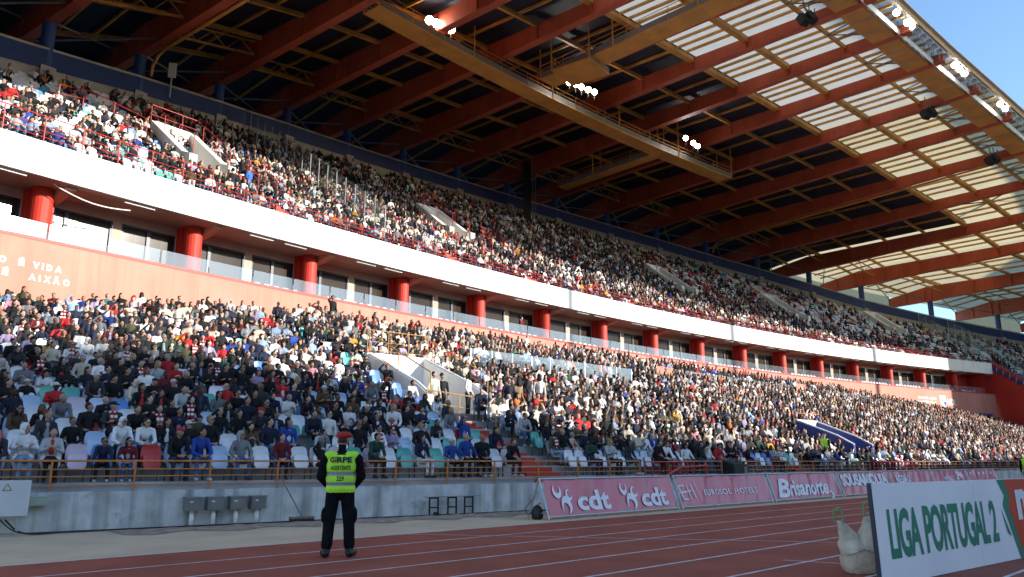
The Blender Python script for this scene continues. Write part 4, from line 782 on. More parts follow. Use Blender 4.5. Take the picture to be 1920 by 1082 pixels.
def seated(pose, fine=True, wide=1.0):
    p = POSES[pose]; ln = p['lean']; ch = (0, .06-ln*.75, .93); nb = (0, .055-ln, 1.07); hd = (0, .02-ln*1.15-p['drop'], 1.235-p['drop']*.6-abs(ln)*.12); w = wide
    P = [('e', (0, .04, .54), (.175*w, .14, .13), 0, LEG), ('e', (0, .07-ln*.3, .70), (.155*w, .115*w, .17), 0, TOP), ('e', ch, (.175*w, .115*w, .19), 0, TOP), ('c', (-.12, nb[1]+.01, 1.03), (.12, nb[1]+.01, 1.03), .062, .062, TOP), ('c', nb, hd, .052, .047, SKIN), ('c', (0, ch[1]-.062, 1.0), (0, .0-ln*.3, .72), .05, .062, SHIRT)]
    for s, arm in ((-1, p['ra']), (1, p['la'])):
        sh = (s*.185*w, nb[1]+.01, 1.01); e, wr_, hn = arm; P += [('c', sh, e, .064, .052, TOP), ('c', e, wr_, .051, .036, TOP)]; P += hand_prims(wr_, hn) if fine else [('c', wr_, hn, .036, .042, SKIN)]
        sp = s*(.10+.05*(pose in ('back', 'forward'))); P += [('c', (s*.09, .0, .51), (sp, -.40, .52), .088, .066, LEG), ('c', (sp, -.40, .52), (sp*1.05, -.37, .10), .062, .045, LEG), ('c', (sp*1.05, -.33, .05), (sp*1.15, -.53, .042), .046, .038, SHOE)]
    hp, L = head_prims(hd, p['yaw']); return P+(hp if fine else hp[:2]), L, hd, p['yaw']
def hair_prims(L, yaw, style):
    if style == 'short': return [('e', L(0, .035, .045), (.088, .094, .088), yaw, HAIR), ('e', L(0, .055, -.0), (.082, .066, .075), yaw, HAIR)]
    if style == 'long': return [('e', L(0, .032, .045), (.094, .098, .09), yaw, HAIR), ('e', L(0, .07, -.06), (.092, .06, .15), yaw, HAIR), ('c', L(-.07, .04, 0), L(-.085, .01, -.19), .034, .03, HAIR), ('c', L(.07, .04, 0), L(.085, .01, -.19), .034, .03, HAIR)]
    if style == 'curly': return [('e', L(0, .04, .06), (.112, .112, .1), yaw, HAIR), ('e', L(0, .06, .0), (.1, .08, .08), yaw, HAIR)]
    if style == 'cap': return [('e', L(0, .02, .055), (.09, .105, .075), yaw, HAIR), ('e', L(0, -.10, .04), (.07, .07, .014), yaw, HAIR)]
    if style == 'beanie': return [('e', L(0, .022, .06), (.09, .102, .09), yaw, HAIR), ('e', L(0, .03, .14), (.05, .05, .04), yaw, HAIR)]
    return [('e', L(0, .04, .03), (.105, .105, .12), yaw, HAIR), ('e', L(0, .06, -.08), (.12, .085, .09), yaw, HAIR)]      # hood
def standing(yaw, raised=False, fine=True):
    P = [('e', (0, 0, .95), (.165, .125, .14), 0, LEG), ('e', (0, .0, 1.13), (.155, .12, .18), 0, TOP), ('e', (0, 0, 1.33), (.185, .125, .19), 0, TOP), ('c', (-.12, 0, 1.46), (.12, 0, 1.46), .062, .062, TOP), ('c', (0, 0, 1.5), (0, -.01, 1.64), .052, .047, SKIN), ('c', (0, -.08, 1.42), (0, -.075, 1.1), .05, .055, SHIRT)]
    for s in (-1, 1):
        sh = (s*.195, 0, 1.43)
        e, w, h = ((s*.25, .02, 1.16), (s*.24, -.1, .95), (s*.23, -.13, .87)) if not (raised and s < 0) else ((s*.36, -.12, 1.5), (s*.17, -.15, 1.66), (s*.08, -.15, 1.70))
        P += [('c', sh, e, .064, .05, TOP), ('c', e, w, .05, .036, TOP)]+(hand_prims(w, h) if fine else [('c', w, h, .036, .04, SKIN)])
        P += [('c', (s*.09, 0, .92), (s*.11, -.01, .5), .09, .062, LEG), ('c', (s*.11, -.01, .5), (s*.12, .02, .1), .06, .046, LEG), ('c', (s*.12, .05, .05), (s*.15, -.14, .04), .048, .04, SHOE)]
    hp, L = head_prims((0, -.02, 1.68), yaw); return P+(hp if fine else hp[:2]), L, (0, -.02, 1.68), yaw

MP = dict(shirt=mat_attr('spectator_shirt', 'shirt_tint', 'OBJECT'), top=mat_attr('spectator_top', 'top_tint', 'OBJECT'), leg=mat_attr('spectator_trousers', 'leg_tint', 'OBJECT'), skin=mat_attr('spectator_skin', 'skin_tint', 'OBJECT', .55), shoe=mat_attr('spectator_shoe', 'shoe_tint', 'OBJECT', .6), hair=mat_attr('spectator_hair', 'hair_tint', 'OBJECT', .7), crowd=mat_attr('crowd_cloth', 'tint', 'GEOMETRY'), seats=mat_attr('seat_plastic', 'tint', 'GEOMETRY', .35))
BODY = {}; HAIRM = {}
def body_mesh(key):
    if key not in BODY:
        pr, L, hd, yw = seated(key[1], True, key[2]) if key[0] == 'seat' else standing(key[1], key[2]); V, T, rg = fuse(pr, .016, 2600, 2); mi = np.select([rg == TOP, rg == LEG, rg == SKIN, rg == SHIRT], [0, 1, 2, 4], 3)
        BODY[key] = (raw_mesh('person', V, T, [MP['top'], MP['leg'], MP['skin'], MP['shoe'], MP['shirt']], mi=mi), L, yw)
    return BODY[key]
def hair_mesh(key, style):
    k = (key, style)
    if k not in HAIRM: _, L, yw = body_mesh(key); V, T, rg = fuse(hair_prims(L, yw, style), .016, 420, 2); HAIRM[k] = raw_mesh('hair', V, T, [MP['hair']])
    return HAIRM[k]
GLASSES = {}
def glasses_mesh(key):
    if key not in GLASSES:
        _, L, yw = body_mesh(key); g = G(); c, s = math.cos(yw), math.sin(yw); ex, ey = Vector((c, s, 0)), Vector((-s, c, 0))
        for x in (-.034, .034): g.cbox(L(x, -.094, .004), ex*.05, ey*.012, (0, 0, .036))
        g.cbox(L(0, -.096, .012), ex*.12, ey*.01, (0, 0, .01)); [g.cbox(L(x, -.05, .01), ex*.006, ey*.1, (0, 0, .012)) for x in (-.076, .076)]; GLASSES[key] = g.mesh('sunglasses', 'black')
    return GLASSES[key]
SCARF = {}
def scarf_mesh(key):
    if key not in SCARF:
        _, L, yw = body_mesh(key); c = L(0, .03, -.165); g = G(); n = 12
        for k in range(n): a, b = [2*math.pi*(k+e)/n for e in (0, 1)]; g.tube([(c[0]+.092*math.cos(a), c[1]+.085*math.sin(a), c[2]), (c[0]+.092*math.cos(b), c[1]+.085*math.sin(b), c[2])], .034, 6, mi=k % 2)
        for x in (-.05, .05):
            for k in range(5): g.cbox((c[0]+x, c[1]-.125-.008*k, c[2]-.05-.065*k), (.075, 0, 0), (0, .03, 0), (0, 0, .066), mi=k % 2)
        SCARF[key] = g.mesh('scarf', ['beret', 'print'])
    return SCARF[key]
TOPS = [('black', (.010, .010, .012), 48), ('charcoal', (.028, .029, .032), 14), ('navy', (.012, .017, .038), 16), ('white', (.66, .66, .65), 11), ('pale grey', (.36, .37, .38), 6), ('grey', (.15, .155, .165), 6), ('red', (.40, .02, .024), 4.5), ('dark red', (.12, .012, .016), 3), ('pale blue', (.22, .32, .48), 3),
        ('royal blue', (.02, .05, .24), 1.6), ('cream', (.54, .47, .37), 4), ('brown', (.09, .055, .032), 3), ('olive', (.065, .065, .036), 3), ('teal', (.03, .13, .12), .6), ('pink', (.5, .22, .27), .9), ('lilac', (.28, .24, .37), .9), ('mustard yellow', (.50, .29, .03), .6), ('orange', (.5, .13, .03), .5), ('dark green', (.015, .045, .03), 1.6)]
LEGS = [('black trousers', (.012, .012, .014), 36), ('blue jeans', (.06, .10, .19), 24), ('dark jeans', (.018, .025, .05), 25), ('pale jeans', (.22, .30, .42), 8), ('grey trousers', (.10, .10, .11), 8), ('beige trousers', (.30, .24, .16), 6), ('white trousers', (.55, .55, .56), 3)]
SKINS = [(.38, .22, .155), (.43, .26, .19), (.31, .17, .115), (.46, .29, .22), (.05, .026, .018), (.13, .065, .04)]; SKW = [30, 25, 20, 14, 5, 6]
HAIRS = [('dark', (.010, .008, .006), 62), ('brown', (.035, .02, .011), 24), ('grey', (.26, .25, .24), 9), ('fair', (.30, .19, .08), 8), ('reddish', (.13, .04, .015), 4)]
def pick(L, r): w = [x[-1] for x in L]; return r.choices(L, w)[0]

# ------------------------------------------------------------------ seats and places
def seat_geo():
    g = G(); hw = .215
    def shell(pts, t):       # profile of (half width, y, z) from bottom to top, with a little thickness
        r = []
        for w, y, z in pts: r.append([(-w, y-.02, z), (-w*.5, y+.012, z), (w*.5, y+.012, z), (w, y-.02, z)])
        g.grid(r); g.grid([[(x, y+t, z) for x, y, z in q][::-1] for q in r]); g.grid([[p for p in r[-1]], [(x, y+t, z) for x, y, z in r[-1]]])
    shell([(.20, .10, .40), (.22, .13, .52), (.215, .165, .68), (.19, .18, .77), (.12, .185, .81)], .025)      # back
    shell([(.14, -.07, .27), (.185, -.05, .36), (.185, .00, .54), (.15, .03, .60)], .05)                            # folded pan
    k = len(g.f)
    for x in (-.17, .17): g.box((x-.015, .10, 0), (.03, 0, 0), (0, .03, 0), (0, 0, .45))
    T = []; part = []
    for i, f_ in enumerate(g.f):
        for j in range(1, len(f_)-1): T.append((f_[0], f_[j], f_[j+1])); part.append(0 if i < k else 1)
    return np.array(g.v, np.float32), np.array(T, np.int32), np.array(part)
SV, ST, SP = seat_geo()
SEATC = {'white': (.70, .72, .74), 'pale blue': (.42, .56, .74), 'blue': (.12, .26, .60), 'teal': (.10, .42, .36), 'red': (.52, .03, .03), 'lilac': (.58, .48, .56), 'black': (.03, .03, .035)}
SM = {}
SEATMAT = {k: mat('seat_'+k.replace(' ', '_'), v, .35, .06, 4) for k, v in SEATC.items()}
for k in SEATC: SM[k] = raw_mesh('seat', SV, ST, [SEATMAT[k], M['grey']], mi=SP)
def face(fx, fy): return math.atan2(fx, -fy)
places = []      # (x,y,z,rot,tier,row,s/theta,order)
r1 = random.Random(3)
for k in range(NROW-1):
    o = .55+ROW_D*k; z = Z0+ROW_H*k; s = SMIN
    while s < SMAX:
        if not (in_vom(s, o, .45) or in_stair(s, o)):
            p = front(s, o, z)
            glassy = (11.7 < o < 14.1 and 5.8 < s < 19.6) or (15.6 < o < 16.8 and 26.5 < s < 62)
            if radius(p) < RF-.45 and angle(p) > 117.6 and not glassy and inview((p[0], p[1], z+.8)):
                n_ = N1 if s < 0 else N2; places.append((p[0], p[1], z, face(-n_[0], -n_[1]), 'lower', k, s))
        s += .5
for j in range(-8, 29):
    Rr, z = urow(j); th = T0
    while th > 112.5:
        if not (in_ust(th) or in_uvom(th, Rr+.4-RF) or (j < 0 and th > 118.6)):
            if Rr+.5-RF < dep(th):
                p = pol(th, Rr+.42, z)
                if inview((p[0], p[1], z+.8)): t_ = R_(th); places.append((p[0], p[1], z, face(-math.cos(t_), -math.sin(t_)), 'upper', j, th))
        th -= math.degrees(.5/Rr)
def occupied(pl):
    x, y, z, rot, tier, k, q = pl
    if tier == 'lower':
        if k == 0: pr = .62 if q < 1 else .8
        elif q < 1: pr = .68 if k < 6 else (.84 if k < 11 else .93)
        elif 31.5 < q < 36.5 and k < 2: pr = .05
        else: pr = .95 if k > 2 else .9
    else:
        f_ = (q-118)/26; d_ = (urow(k)[0]-RF)/max(1, dep(q))
        if q > 142.6: pr = .62 if k < 8 else .30
        elif q > 130: pr = .94 if d_ < .75 else .8
        elif q > 126: pr = .9 if d_ < .45 else .5
        elif q > 121: pr = .7 if d_ < .25 else .30
        else: pr = .42
    return r1.random() < pr
occ = []; emp = []
for pl in places: (occ if occupied(pl) else emp).append(pl)
def seat_colour(tier, r): return r.choices(['white', 'pale blue', 'blue', 'teal', 'red', 'lilac', 'black'], [58, 12, 7, 8, 6, 6, 3] if tier == 'lower' else [66, 10, 9, 7, 6, 2, 0])[0]
def near(pl): return pix((pl[0], pl[1], pl[2]+.6))[2]
for tier, parent in (('lower', lower), ('upper', upper)):
    E_ = sorted([p for p in emp if p[4] == tier], key=near); O_ = [p for p in occ if p[4] == tier]
    for p in E_[:300]:
        o = link('seat', SM[seat_colour(tier, r1)], parent); o.location = p[:3]; o.rotation_euler = (0, 0, p[3])
    rest = E_[300:]+O_
    if rest:
        A_ = np.array([p[:4] for p in rest]); c, s = np.cos(A_[:, 3]), np.sin(A_[:, 3]); n, nv = len(rest), len(SV)
        X = SV[None, :, 0]*c[:, None]-SV[None, :, 1]*s[:, None]+A_[:, 0:1]; Y = SV[None, :, 0]*s[:, None]+SV[None, :, 1]*c[:, None]+A_[:, 1:2]; Z = SV[None, :, 2]+A_[:, 2:3]
        V = np.stack([X, Y, Z], -1).reshape(-1, 3); T = (ST[None]+(np.arange(n)*nv)[:, None, None]).reshape(-1, 3)
        cols = np.array([SEATC[seat_colour(tier, r1)] for _ in rest]); fc_ = np.ones((n, len(ST), 4)); fc_[:, :, :3] = cols[:, None]; fc_[:, SP == 1, :3] = (.1, .1, .1)
        link('rows_of_seats', raw_mesh('rows_of_seats', V, T, [MP['seats']], face_col=fc_.reshape(-1, 4)), parent, kind='stuff')
# balcony seats in front of the boxes
nb_ = 0; BS = []
for row, (rr, zz) in enumerate(((RF+.75, 9.42), (RF+1.3, 9.62))):
    th = 146.2
    while th > 119.6:
        if min(abs(th-p) for p in PIL) > .2 and not (141.9 < th < 145) or (row == 0 and 142.5 < th < 143.0): BS.append((th, rr, zz))
        th -= .135
for th, rr, zz in BS:
    p = pol(th, rr, zz)
    if inview(p) and nb_ < 290:
        o = link('balcony_seat', SM['lilac' if nb_ % 3 else 'white'], boxes); o.location = p; o.rotation_euler = (0, 0, face(-math.cos(R_(th)), -math.sin(R_(th)))); o.scale = (.9, .9, .9); nb_ += 1

# ------------------------------------------------------------------ spectators: the nearest ones singly, the rest as one crowd
def vis_ok(pl): x, y, d = pix((pl[0], pl[1], pl[2]+1.0)); return -15 < x < 1935 and y < 930
occ.sort(key=near)
single = [p for p in occ if vis_ok(p) and p[4] == 'lower'][:285]; sset = set(single); crowd = [p for p in occ if p not in sset]
NUM = ['first', 'second', 'third', 'fourth', 'fifth', 'sixth', 'seventh', 'eighth', 'ninth', 'tenth', 'eleventh', 'twelfth', 'thirteenth', 'fourteenth', 'fifteenth', 'sixteenth', 'seventeenth', 'eighteenth', 'nineteenth', 'twentieth'] + ['%dth' % i for i in range(21, 80)]
rows_ = {}
for p in single: rows_.setdefault(p[5], []).append(p)
order = {}
for k, L_ in rows_.items():
    for i, p in enumerate(sorted(L_, key=lambda q: q[6])): order[p] = i
r2 = random.Random(11)
def dress(o, h, top, leg, skin, hair, shoe, shirt=None):
    o['shirt_tint'] = [float(x) for x in (shirt or top)]
    for k, v in (('top_tint', top), ('leg_tint', leg), ('skin_tint', skin), ('shoe_tint', shoe), ('hair_tint', hair)):
        o[k] = [float(x) for x in v]
        if h is not None: h[k] = [float(x) for x in v]
def jit(c, r): k = r.uniform(.8, 1.2); return tuple(min(.8, x*k) for x in c)
def place_person(key, loc, rot, sc, top, leg, skin, hairc, style, shoe, label, group, glasses=False, capc=None, shirt=None, scarf=False):
    o = link('person', body_mesh(key)[0], None, label, 'person', group); o.location = loc; o.rotation_euler = (0, 0, rot); o.scale = (sc, sc, sc); h = None
    if style != 'bald':
        h = link('hair' if style in ('short', 'long', 'curly') else 'hood' if style == 'hood' else 'cap', hair_mesh(key, style), o)
    dress(o, h, top, leg, skin, capc or hairc, shoe, shirt)
    if scarf: link('scarf', scarf_mesh(key), o)
    if glasses: link('sunglasses', glasses_mesh(key), o)
    return o
for p in single:
    po = r2.choices(list(POSES), [26, 20, 16, 9, 18, 11])[0]; key = ('seat', po, r2.choice((.92, 1.05))); tn, tc_, _ = pick(TOPS, r2); lnm, lc, _ = pick(LEGS, r2); sk = r2.choices(SKINS, SKW)[0]; hn, hc, _ = pick(HAIRS, r2)
    st = r2.choices(['short', 'long', 'curly', 'cap', 'beanie', 'hood', 'bald'], [44, 24, 4, 10, 4, 6, 6])[0]; cc = None; hd_ = '%s hair' % hn
    if st == 'cap': cn, cc = r2.choice((('black', (.012, .012, .014)), ('red', (.42, .02, .02)), ('navy', (.015, .02, .06)), ('pale', (.5, .5, .5)))); hd_ = cn+' cap'
    if st == 'beanie': cn, cc = r2.choice((('black', (.012, .012, .014)), ('grey', (.2, .2, .21)), ('red', (.4, .02, .02)))); hd_ = cn+' hat'
    if st == 'hood': cc = tc_; hd_ = 'hood up'
    if st == 'bald': hd_ = 'bald head'
    kid = r2.random() < .08; sc = r2.uniform(.68, .78) if kid else r2.uniform(.81, .93); tc2 = jit(tc_, r2); i = order[p]; n_ = len(rows_[p[5]])
    lab = '%s in %s top with %s, %s row, %s from left' % ('child' if kid else 'spectator', tn, hd_, NUM[p[5]], NUM[i])
    place_person(key, (p[0], p[1], p[2]), p[3]+r2.uniform(-.22, .22), sc, tc2, jit(lc, r2), jit(sk, r2), jit(hc, r2), st, r2.choice(((.02, .02, .02), (.5, .5, .5), (.06, .04, .03))), lab, 'spectators seated in the near rows', r2.random() < .22, cc, shirt=r2.choice(((.6, .6, .6), (.3, .3, .32), (.05, .05, .06), (.45, .03, .03), (.2, .25, .35))) if r2.random() < .38 else None, scarf=r2.random() < .04)
# people standing in the near stand
SX = [(('stand', 2.9, False), (-14.2, 24.1), 8.8, (.10, .085, .07), (.22, .30, .42), 'short', 'person in brown sweater and pale jeans standing with back turned among the left seats'),
      (('stand', .5, True), None, None, (.012, .012, .014), (.02, .02, .03), 'short', 'person in black standing against the red wall shading the eyes')]
q = front(-15.2, 8.9); place_person(('stand', 2.9, False), (q[0], q[1], lowz(8.6)+.03), face(N1[0], N1[1]), 1.02, (.10, .085, .07), (.22, .30, .42), SKINS[0], (.03, .02, .012), 'short', (.1, .1, .1), SX[0][6], 'people standing in the stand')
q = pol(141.15, RF-.75, 0)
so_ = [(s_, o_) for s_ in np.arange(-2, 12, .1) for o_ in np.arange(10, 24, .1)]; bs = min(so_, key=lambda t: (front(*t)[0]-q[0])**2+(front(*t)[1]-q[1])**2)
place_person(('stand', .5, True), (q[0], q[1], Z0+ROW_H*math.floor((bs[1]-.2)/ROW_D)+.0), face(-math.cos(R_(141)), -math.sin(R_(141))), 1.0, (.012, .012, .014), (.02, .02, .03), SKINS[2], (.012, .01, .01), 'cap', (.02, .02, .02), SX[1][6], 'people standing in the stand')
for k, (s_, o_, tp, lg, lab) in enumerate(((2.2, 5.6, (.014, .018, .03), (.08, .14, .28), 'person in dark jacket and blue jeans standing left at the head of the red steps'), (2.7, 5.6, (.24, .16, .09), (.012, .012, .014), 'person in tan jacket standing at the head of the red steps'),
        (3.6, 5.9, (.02, .02, .024), (.10, .10, .11), 'person in black jacket standing by the ochre rail above the steps'), (4.2, 5.9, (.55, .53, .50), (.05, .05, .06), 'person in white jacket standing by the ochre rail above the steps'), (-.5, 6.9, (.55, .52, .46), (.30, .28, .25), 'person in cream hoodie standing inside the white entrance'),
        (.6, 6.2, (.50, .50, .50), (.012, .012, .014), 'person in white puffer jacket with black trousers in the white entrance'), (.2, 7.4, (.014, .014, .016), (.014, .014, .016), 'person with long dark hair standing deep inside the white entrance'))):
    q = front(s_, o_); zz = lowz(VOM[0][2])-.05 if k >= 4 else Z0+ROW_H*math.floor((o_-.2)/ROW_D)
    place_person(('stand', (.5, 2.9)[k % 2], False), (q[0], q[1], zz), face(-N2[0], -N2[1])+.5*(k % 3-1), .98, tp, lg, SKINS[k % 3], (.02, .014, .01), ('short', 'long', 'beanie', 'hood')[k % 4], (.03, .03, .03), lab, 'people standing in the stand')
for k, (th, r, tp, lg, lab) in enumerate(((141.85, 3.1, (.04, .16, .55), (.08, .13, .26), 'person in bright blue jacket standing on the upper tier aisle'), (142.3, 1.6, (.014, .014, .018), (.06, .10, .2), 'person in black hooded coat standing at the front of the upper tier'), (137.2, 4.7, (.02, .02, .024), (.02, .02, .03), 'person in black standing before the second upper entrance'), (136.55, 3.4, (.5, .2, .02), (.03, .03, .04), 'person in orange yellow top standing on the upper tier aisle'))):
    q = pol(th, RF+r, 0); place_person(('stand', .5, k == 2), (q[0], q[1], ZT-.12+UH*math.floor((r-.25)/UD)+.02), face(-math.cos(R_(th)), -math.sin(R_(th)))+(.4, 2.9, 3, .3)[k], 1.0, tp, lg, SKINS[1], (.02, .014, .01), 'short', (.03, .03, .03), lab, 'people standing in the stand')
q = pol(137.2, RF+.5, 9.0); place_person(('stand', .5, False), (q[0], q[1], 9.45), face(-math.cos(R_(137)), -math.sin(R_(137)))+.5, 1.0, (.16, .012, .018), (.02, .02, .03), SKINS[0], (.02, .014, .01), 'short', (.03, .03, .03), 'person in dark red coat standing on the balcony beside a pillar', 'people standing in the stand')

# crowd templates
TPL = {}
for po in POSES:
    for lod, n in (('m', 420), ('l', 150)):
        pr, L, hd, yw = seated(po, False, 1.0); pr = pr+hair_prims(L, yw, 'short' if po in ('lap', 'forward', 'shade', 'phone') else 'long'); TPL[(po, lod)] = fuse(pr, .028, n, 1)
VV = []; TT = []; CC = []; off = 0
rc_ = np.random.default_rng(5); groups = {}
for p in crowd: lod = 'm' if near(p) < 46 else 'l'; groups.setdefault((r2.choices(list(POSES), [26, 18, 18, 12, 18, 8])[0], lod), []).append(p)
twt = np.array([t[2]*(1.7 if t[0] in ('white', 'cream') else 1) for t in TOPS]); twt = twt/twt.sum(); tcl = np.array([t[1] for t in TOPS]); lwt = np.array([t[2] for t in LEGS]); lwt = lwt/lwt.sum(); lcl = np.array([t[1] for t in LEGS]); scl = np.array(SKINS); swt = np.array(SKW)/sum(SKW); hcl = np.array([h[1] for h in HAIRS]+[(.42, .02, .02), (.012, .012, .014), (.5, .5, .5)]); hwt = np.array([h[2] for h in HAIRS]+[5, 8, 4]); hwt = hwt/hwt.sum()
for key, L_ in groups.items():
    V0, T0_, rg = TPL[key]; n = len(L_); A_ = np.array([q[:4] for q in L_]); rot = A_[:, 3]+rc_.uniform(-.5, .4, n); sc = rc_.uniform(.80, .96, n)*np.where(rc_.random(n) < .1, .8, 1); mir = np.where(rc_.random(n) < .12, -1.0, 1.0)
    c, s = np.cos(rot), np.sin(rot); x0 = V0[None, :, 0]*sc[:, None]*mir[:, None]; y0 = V0[None, :, 1]*sc[:, None]; z0 = V0[None, :, 2]*sc[:, None]
    V = np.stack([x0*c[:, None]-y0*s[:, None]+A_[:, 0:1], x0*s[:, None]+y0*c[:, None]+A_[:, 1:2], z0+A_[:, 2:3]], -1).reshape(-1, 3)
    T = (T0_[None]+(np.arange(n)*len(V0))[:, None, None]); T = np.where(mir[:, None, None] < 0, T[:, :, ::-1], T).reshape(-1, 3)+off; off += len(V)
    jt = lambda m: m*rc_.uniform(.75, 1.25, (n, 1)); reg = np.zeros((n, 6, 3)); reg[:, TOP] = jt(tcl[rc_.choice(len(TOPS), n, p=twt)]); reg[:, LEG] = jt(lcl[rc_.choice(len(LEGS), n, p=lwt)]); reg[:, SKIN] = jt(scl[rc_.choice(len(SKINS), n, p=swt)]); reg[:, HAIR] = jt(hcl[rc_.choice(len(hcl), n, p=hwt)]); reg[:, SHOE] = jt(np.full((n, 3), .06))
    reg[:, SHIRT] = np.where(rc_.random((n, 1)) < .4, jt(np.array([(.62, .62, .62), (.3, .3, .32), (.05, .05, .06), (.42, .03, .03), (.5, .44, .36)])[rc_.integers(0, 5, n)]), reg[:, TOP]); fc_ = np.ones((n, len(T0_), 4)); fc_[:, :, :3] = reg[:, rg]; VV.append(V); TT.append(T); CC.append(fc_.reshape(-1, 4))
link('seated_crowd', raw_mesh('seated_crowd', np.concatenate(VV), np.concatenate(TT), [MP['crowd']], face_col=np.concatenate(CC)), None, 'dense seated crowd filling both tiers of the stadium stand', 'crowd', None, 'stuff')
print('PLACES', len(places), 'single', len(single), 'crowd', len(crowd), 'empty', len(emp))

# ------------------------------------------------------------------ steward in the foreground, seen from behind
def region_obj(name, prims, voxel, tris, mats, parent=None, mapreg=None, **kw):
    V, T, rg = fuse(prims, voxel, tris, 2); mi = np.array([mapreg[r] for r in rg]) if mapreg else None
    return link(name, raw_mesh(name, V, T, [M[m] for m in mats], mi=mi), parent, **kw)
SF = np.array([-2.6, 12.26]); srot = R_(8)         # back to the camera, facing the stand (local +Y)
P = [('e', (.012, .01, .97), (.205, .15, .16), 0, 0), ('e', (0, .02, 1.15), (.205, .155, .2), 0, 0), ('e', (0, .0, 1.34), (.225, .15, .2), 0, 0), ('c', (-.14, 0, 1.47), (.14, 0, 1.47), .075, .075, 0), ('c', (0, 0, 1.5), (0, .02, 1.66), .062, .058, 0)]
for s in (-1, 1):
    P += [('c', (s*.235, 0, 1.43), (s*.305, .02, 1.16), .08, .068, 0), ('c', (s*.305, .02, 1.16), (s*.19, .21, 1.0), .064, .048, 0), ('c', (s*.105, .0, .92), (s*.145, 0, .5), .112, .092, 1), ('c', (s*.145, 0, .5), (s*.165, -.01, .17), .088, .084, 1), ('e', (s*.235, -.01, .60), (.035, .075, .11), 0, 1), ('c', (s*.165, -.01, .18), (s*.165, -.02, .08), .06, .062, 2), ('c', (s*.17, -.07, .055), (s*.225, .14, .05), .06, .055, 2)]
    P += [(a, *b[:-1], 3) for a, *b in [(q[0], *q[1:]) for q in hand_prims((s*.16, .2, 1.0), (s*.05, .23, .94))]]
P += [('e', (0, .03, 1.70), (.074, .094, .10), 0, 3), ('e', (.078, .03, 1.685), (.013, .024, .032), 0, 3), ('e', (-.078, .03, 1.685), (.013, .024, .032), 0, 3), ('c', (0, .12, 1.68), (0, .14, 1.665), .012, .016, 3), ('e', (0, .06, 1.65), (.058, .066, .07), 0, 3)]
st = region_obj('person', P, .014, 9000, ['blackcloth', 'blackcloth', 'boot', 'skinm'], None, {0: 0, 1: 1, 2: 2, 3: 3}, label='steward in red beret and yellow-green vest standing on the track, back turned', cat='person')
st.location = (*SF, 0); st.rotation_euler = (0, 0, srot)
region_obj('hair', [('e', (0, .005, 1.70), (.078, .08, .06), 0, 0)], .014, 500, ['hairm'], st)
region_obj('beret', [('e', (0, .02, 1.775), (.108, .122, .062), 0, 0), ('e', (.03, .02, 1.785), (.112, .115, .052), 0, 0), ('e', (0, .02, 1.745), (.088, .105, .02), 0, 0)], .012, 900, ['beret'], st)
V, T, rg = fuse([('e', (0, .01, 1.13), (.232, .178, .24), 0, 0), ('e', (0, .0, 1.32), (.24, .172, .21), 0, 0), ('c', (-.19, 0, 1.46), (.19, 0, 1.46), .085, .085, 0), ('e', (0, .01, .98), (.232, .178, .14), 0, 0)], .016, None, 3)
keep = (V[T].mean(1)[:, 2] > .93) & ~((np.abs(V[T].mean(1)[:, 0]) < .075) & (V[T].mean(1)[:, 2] > 1.51)); Tk = T[keep]; zc = V[Tk].mean(1)[:, 2]; mi = ((np.abs(zc-1.205) < .026) | (np.abs(zc-1.055) < .026)).astype(int)
vest = link('vest', raw_mesh('vest', V, Tk, [M['hivis'], M['reflect']], mi=mi), st)
def onvest(u, w):
    best = V[(np.abs(V[:, 0]-u) < .02) & (np.abs(V[:, 2]-w) < .02) & (V[:, 1] < 0)]; y = best[:, 1].min() if len(best) else -.15; return (u, y-.012, w)
g = G(); fit_text(g, 'G', (-.165, 1.37, -.095, 1.455), onvest, bold=.04); fit_text(g, 'RPE', (-.06, 1.37, .165, 1.455), onvest, bold=.04); fit_text(g, 'ASSISTENTE', (-.15, 1.262, .15, 1.325), onvest, bold=.018); fit_text(g, '229', (-.055, 1.098, .055, 1.17), onvest, bold=.018); obj('vest_print', g, 'black', vest)
g = G(); fit_text(g, 'I', (-.086, 1.37, -.07, 1.465), onvest, bold=.04); obj('vest_print', g, 'beret', vest)
# two stewards and a ball person far right
def far_steward(x, y, z, rot, lab, topm='hivis'):
    P, L, hd, yw = standing(2.7); o = region_obj('person', P, .02, 2200, ['blackcloth', 'blackcloth', 'skinm', 'boot'], None, {TOP: 0, LEG: 1, SKIN: 2, SHOE: 3, SHIRT: 0}, label=lab, cat='person'); o.location = (x, y, z); o.rotation_euler = (0, 0, rot)
    region_obj('hair', hair_prims(L, yw, 'short'), .02, 300, ['hairm'], o); V, T, rg = fuse([('e', (0, 0, 1.12), (.185, .15, .22), 0, 0), ('e', (0, 0, 1.33), (.21, .15, .2), 0, 0), ('c', (-.15, 0, 1.45), (.15, 0, 1.45), .075, .075, 0)], .022, 900, 2); zc = V[T].mean(1)[:, 2]
    link('vest', raw_mesh('vest', V, T, [M[topm], M['reflect']], mi=(np.abs(zc-1.08) < .03).astype(int)*(topm == 'hivis')), o)
q = front(19.0, .75, Z0); far_steward(q[0], q[1], .95, 2.4, 'far steward in yellow-green vest standing behind the rail below the blue entrance')
far_steward(23.0, 35.9, 0, 2.6, 'steward in yellow-green vest at the far right behind the white board'); far_steward(23.3, 35.7, 0, 1.2, 'person in orange and blue top beside the far right steward', 'hydro')

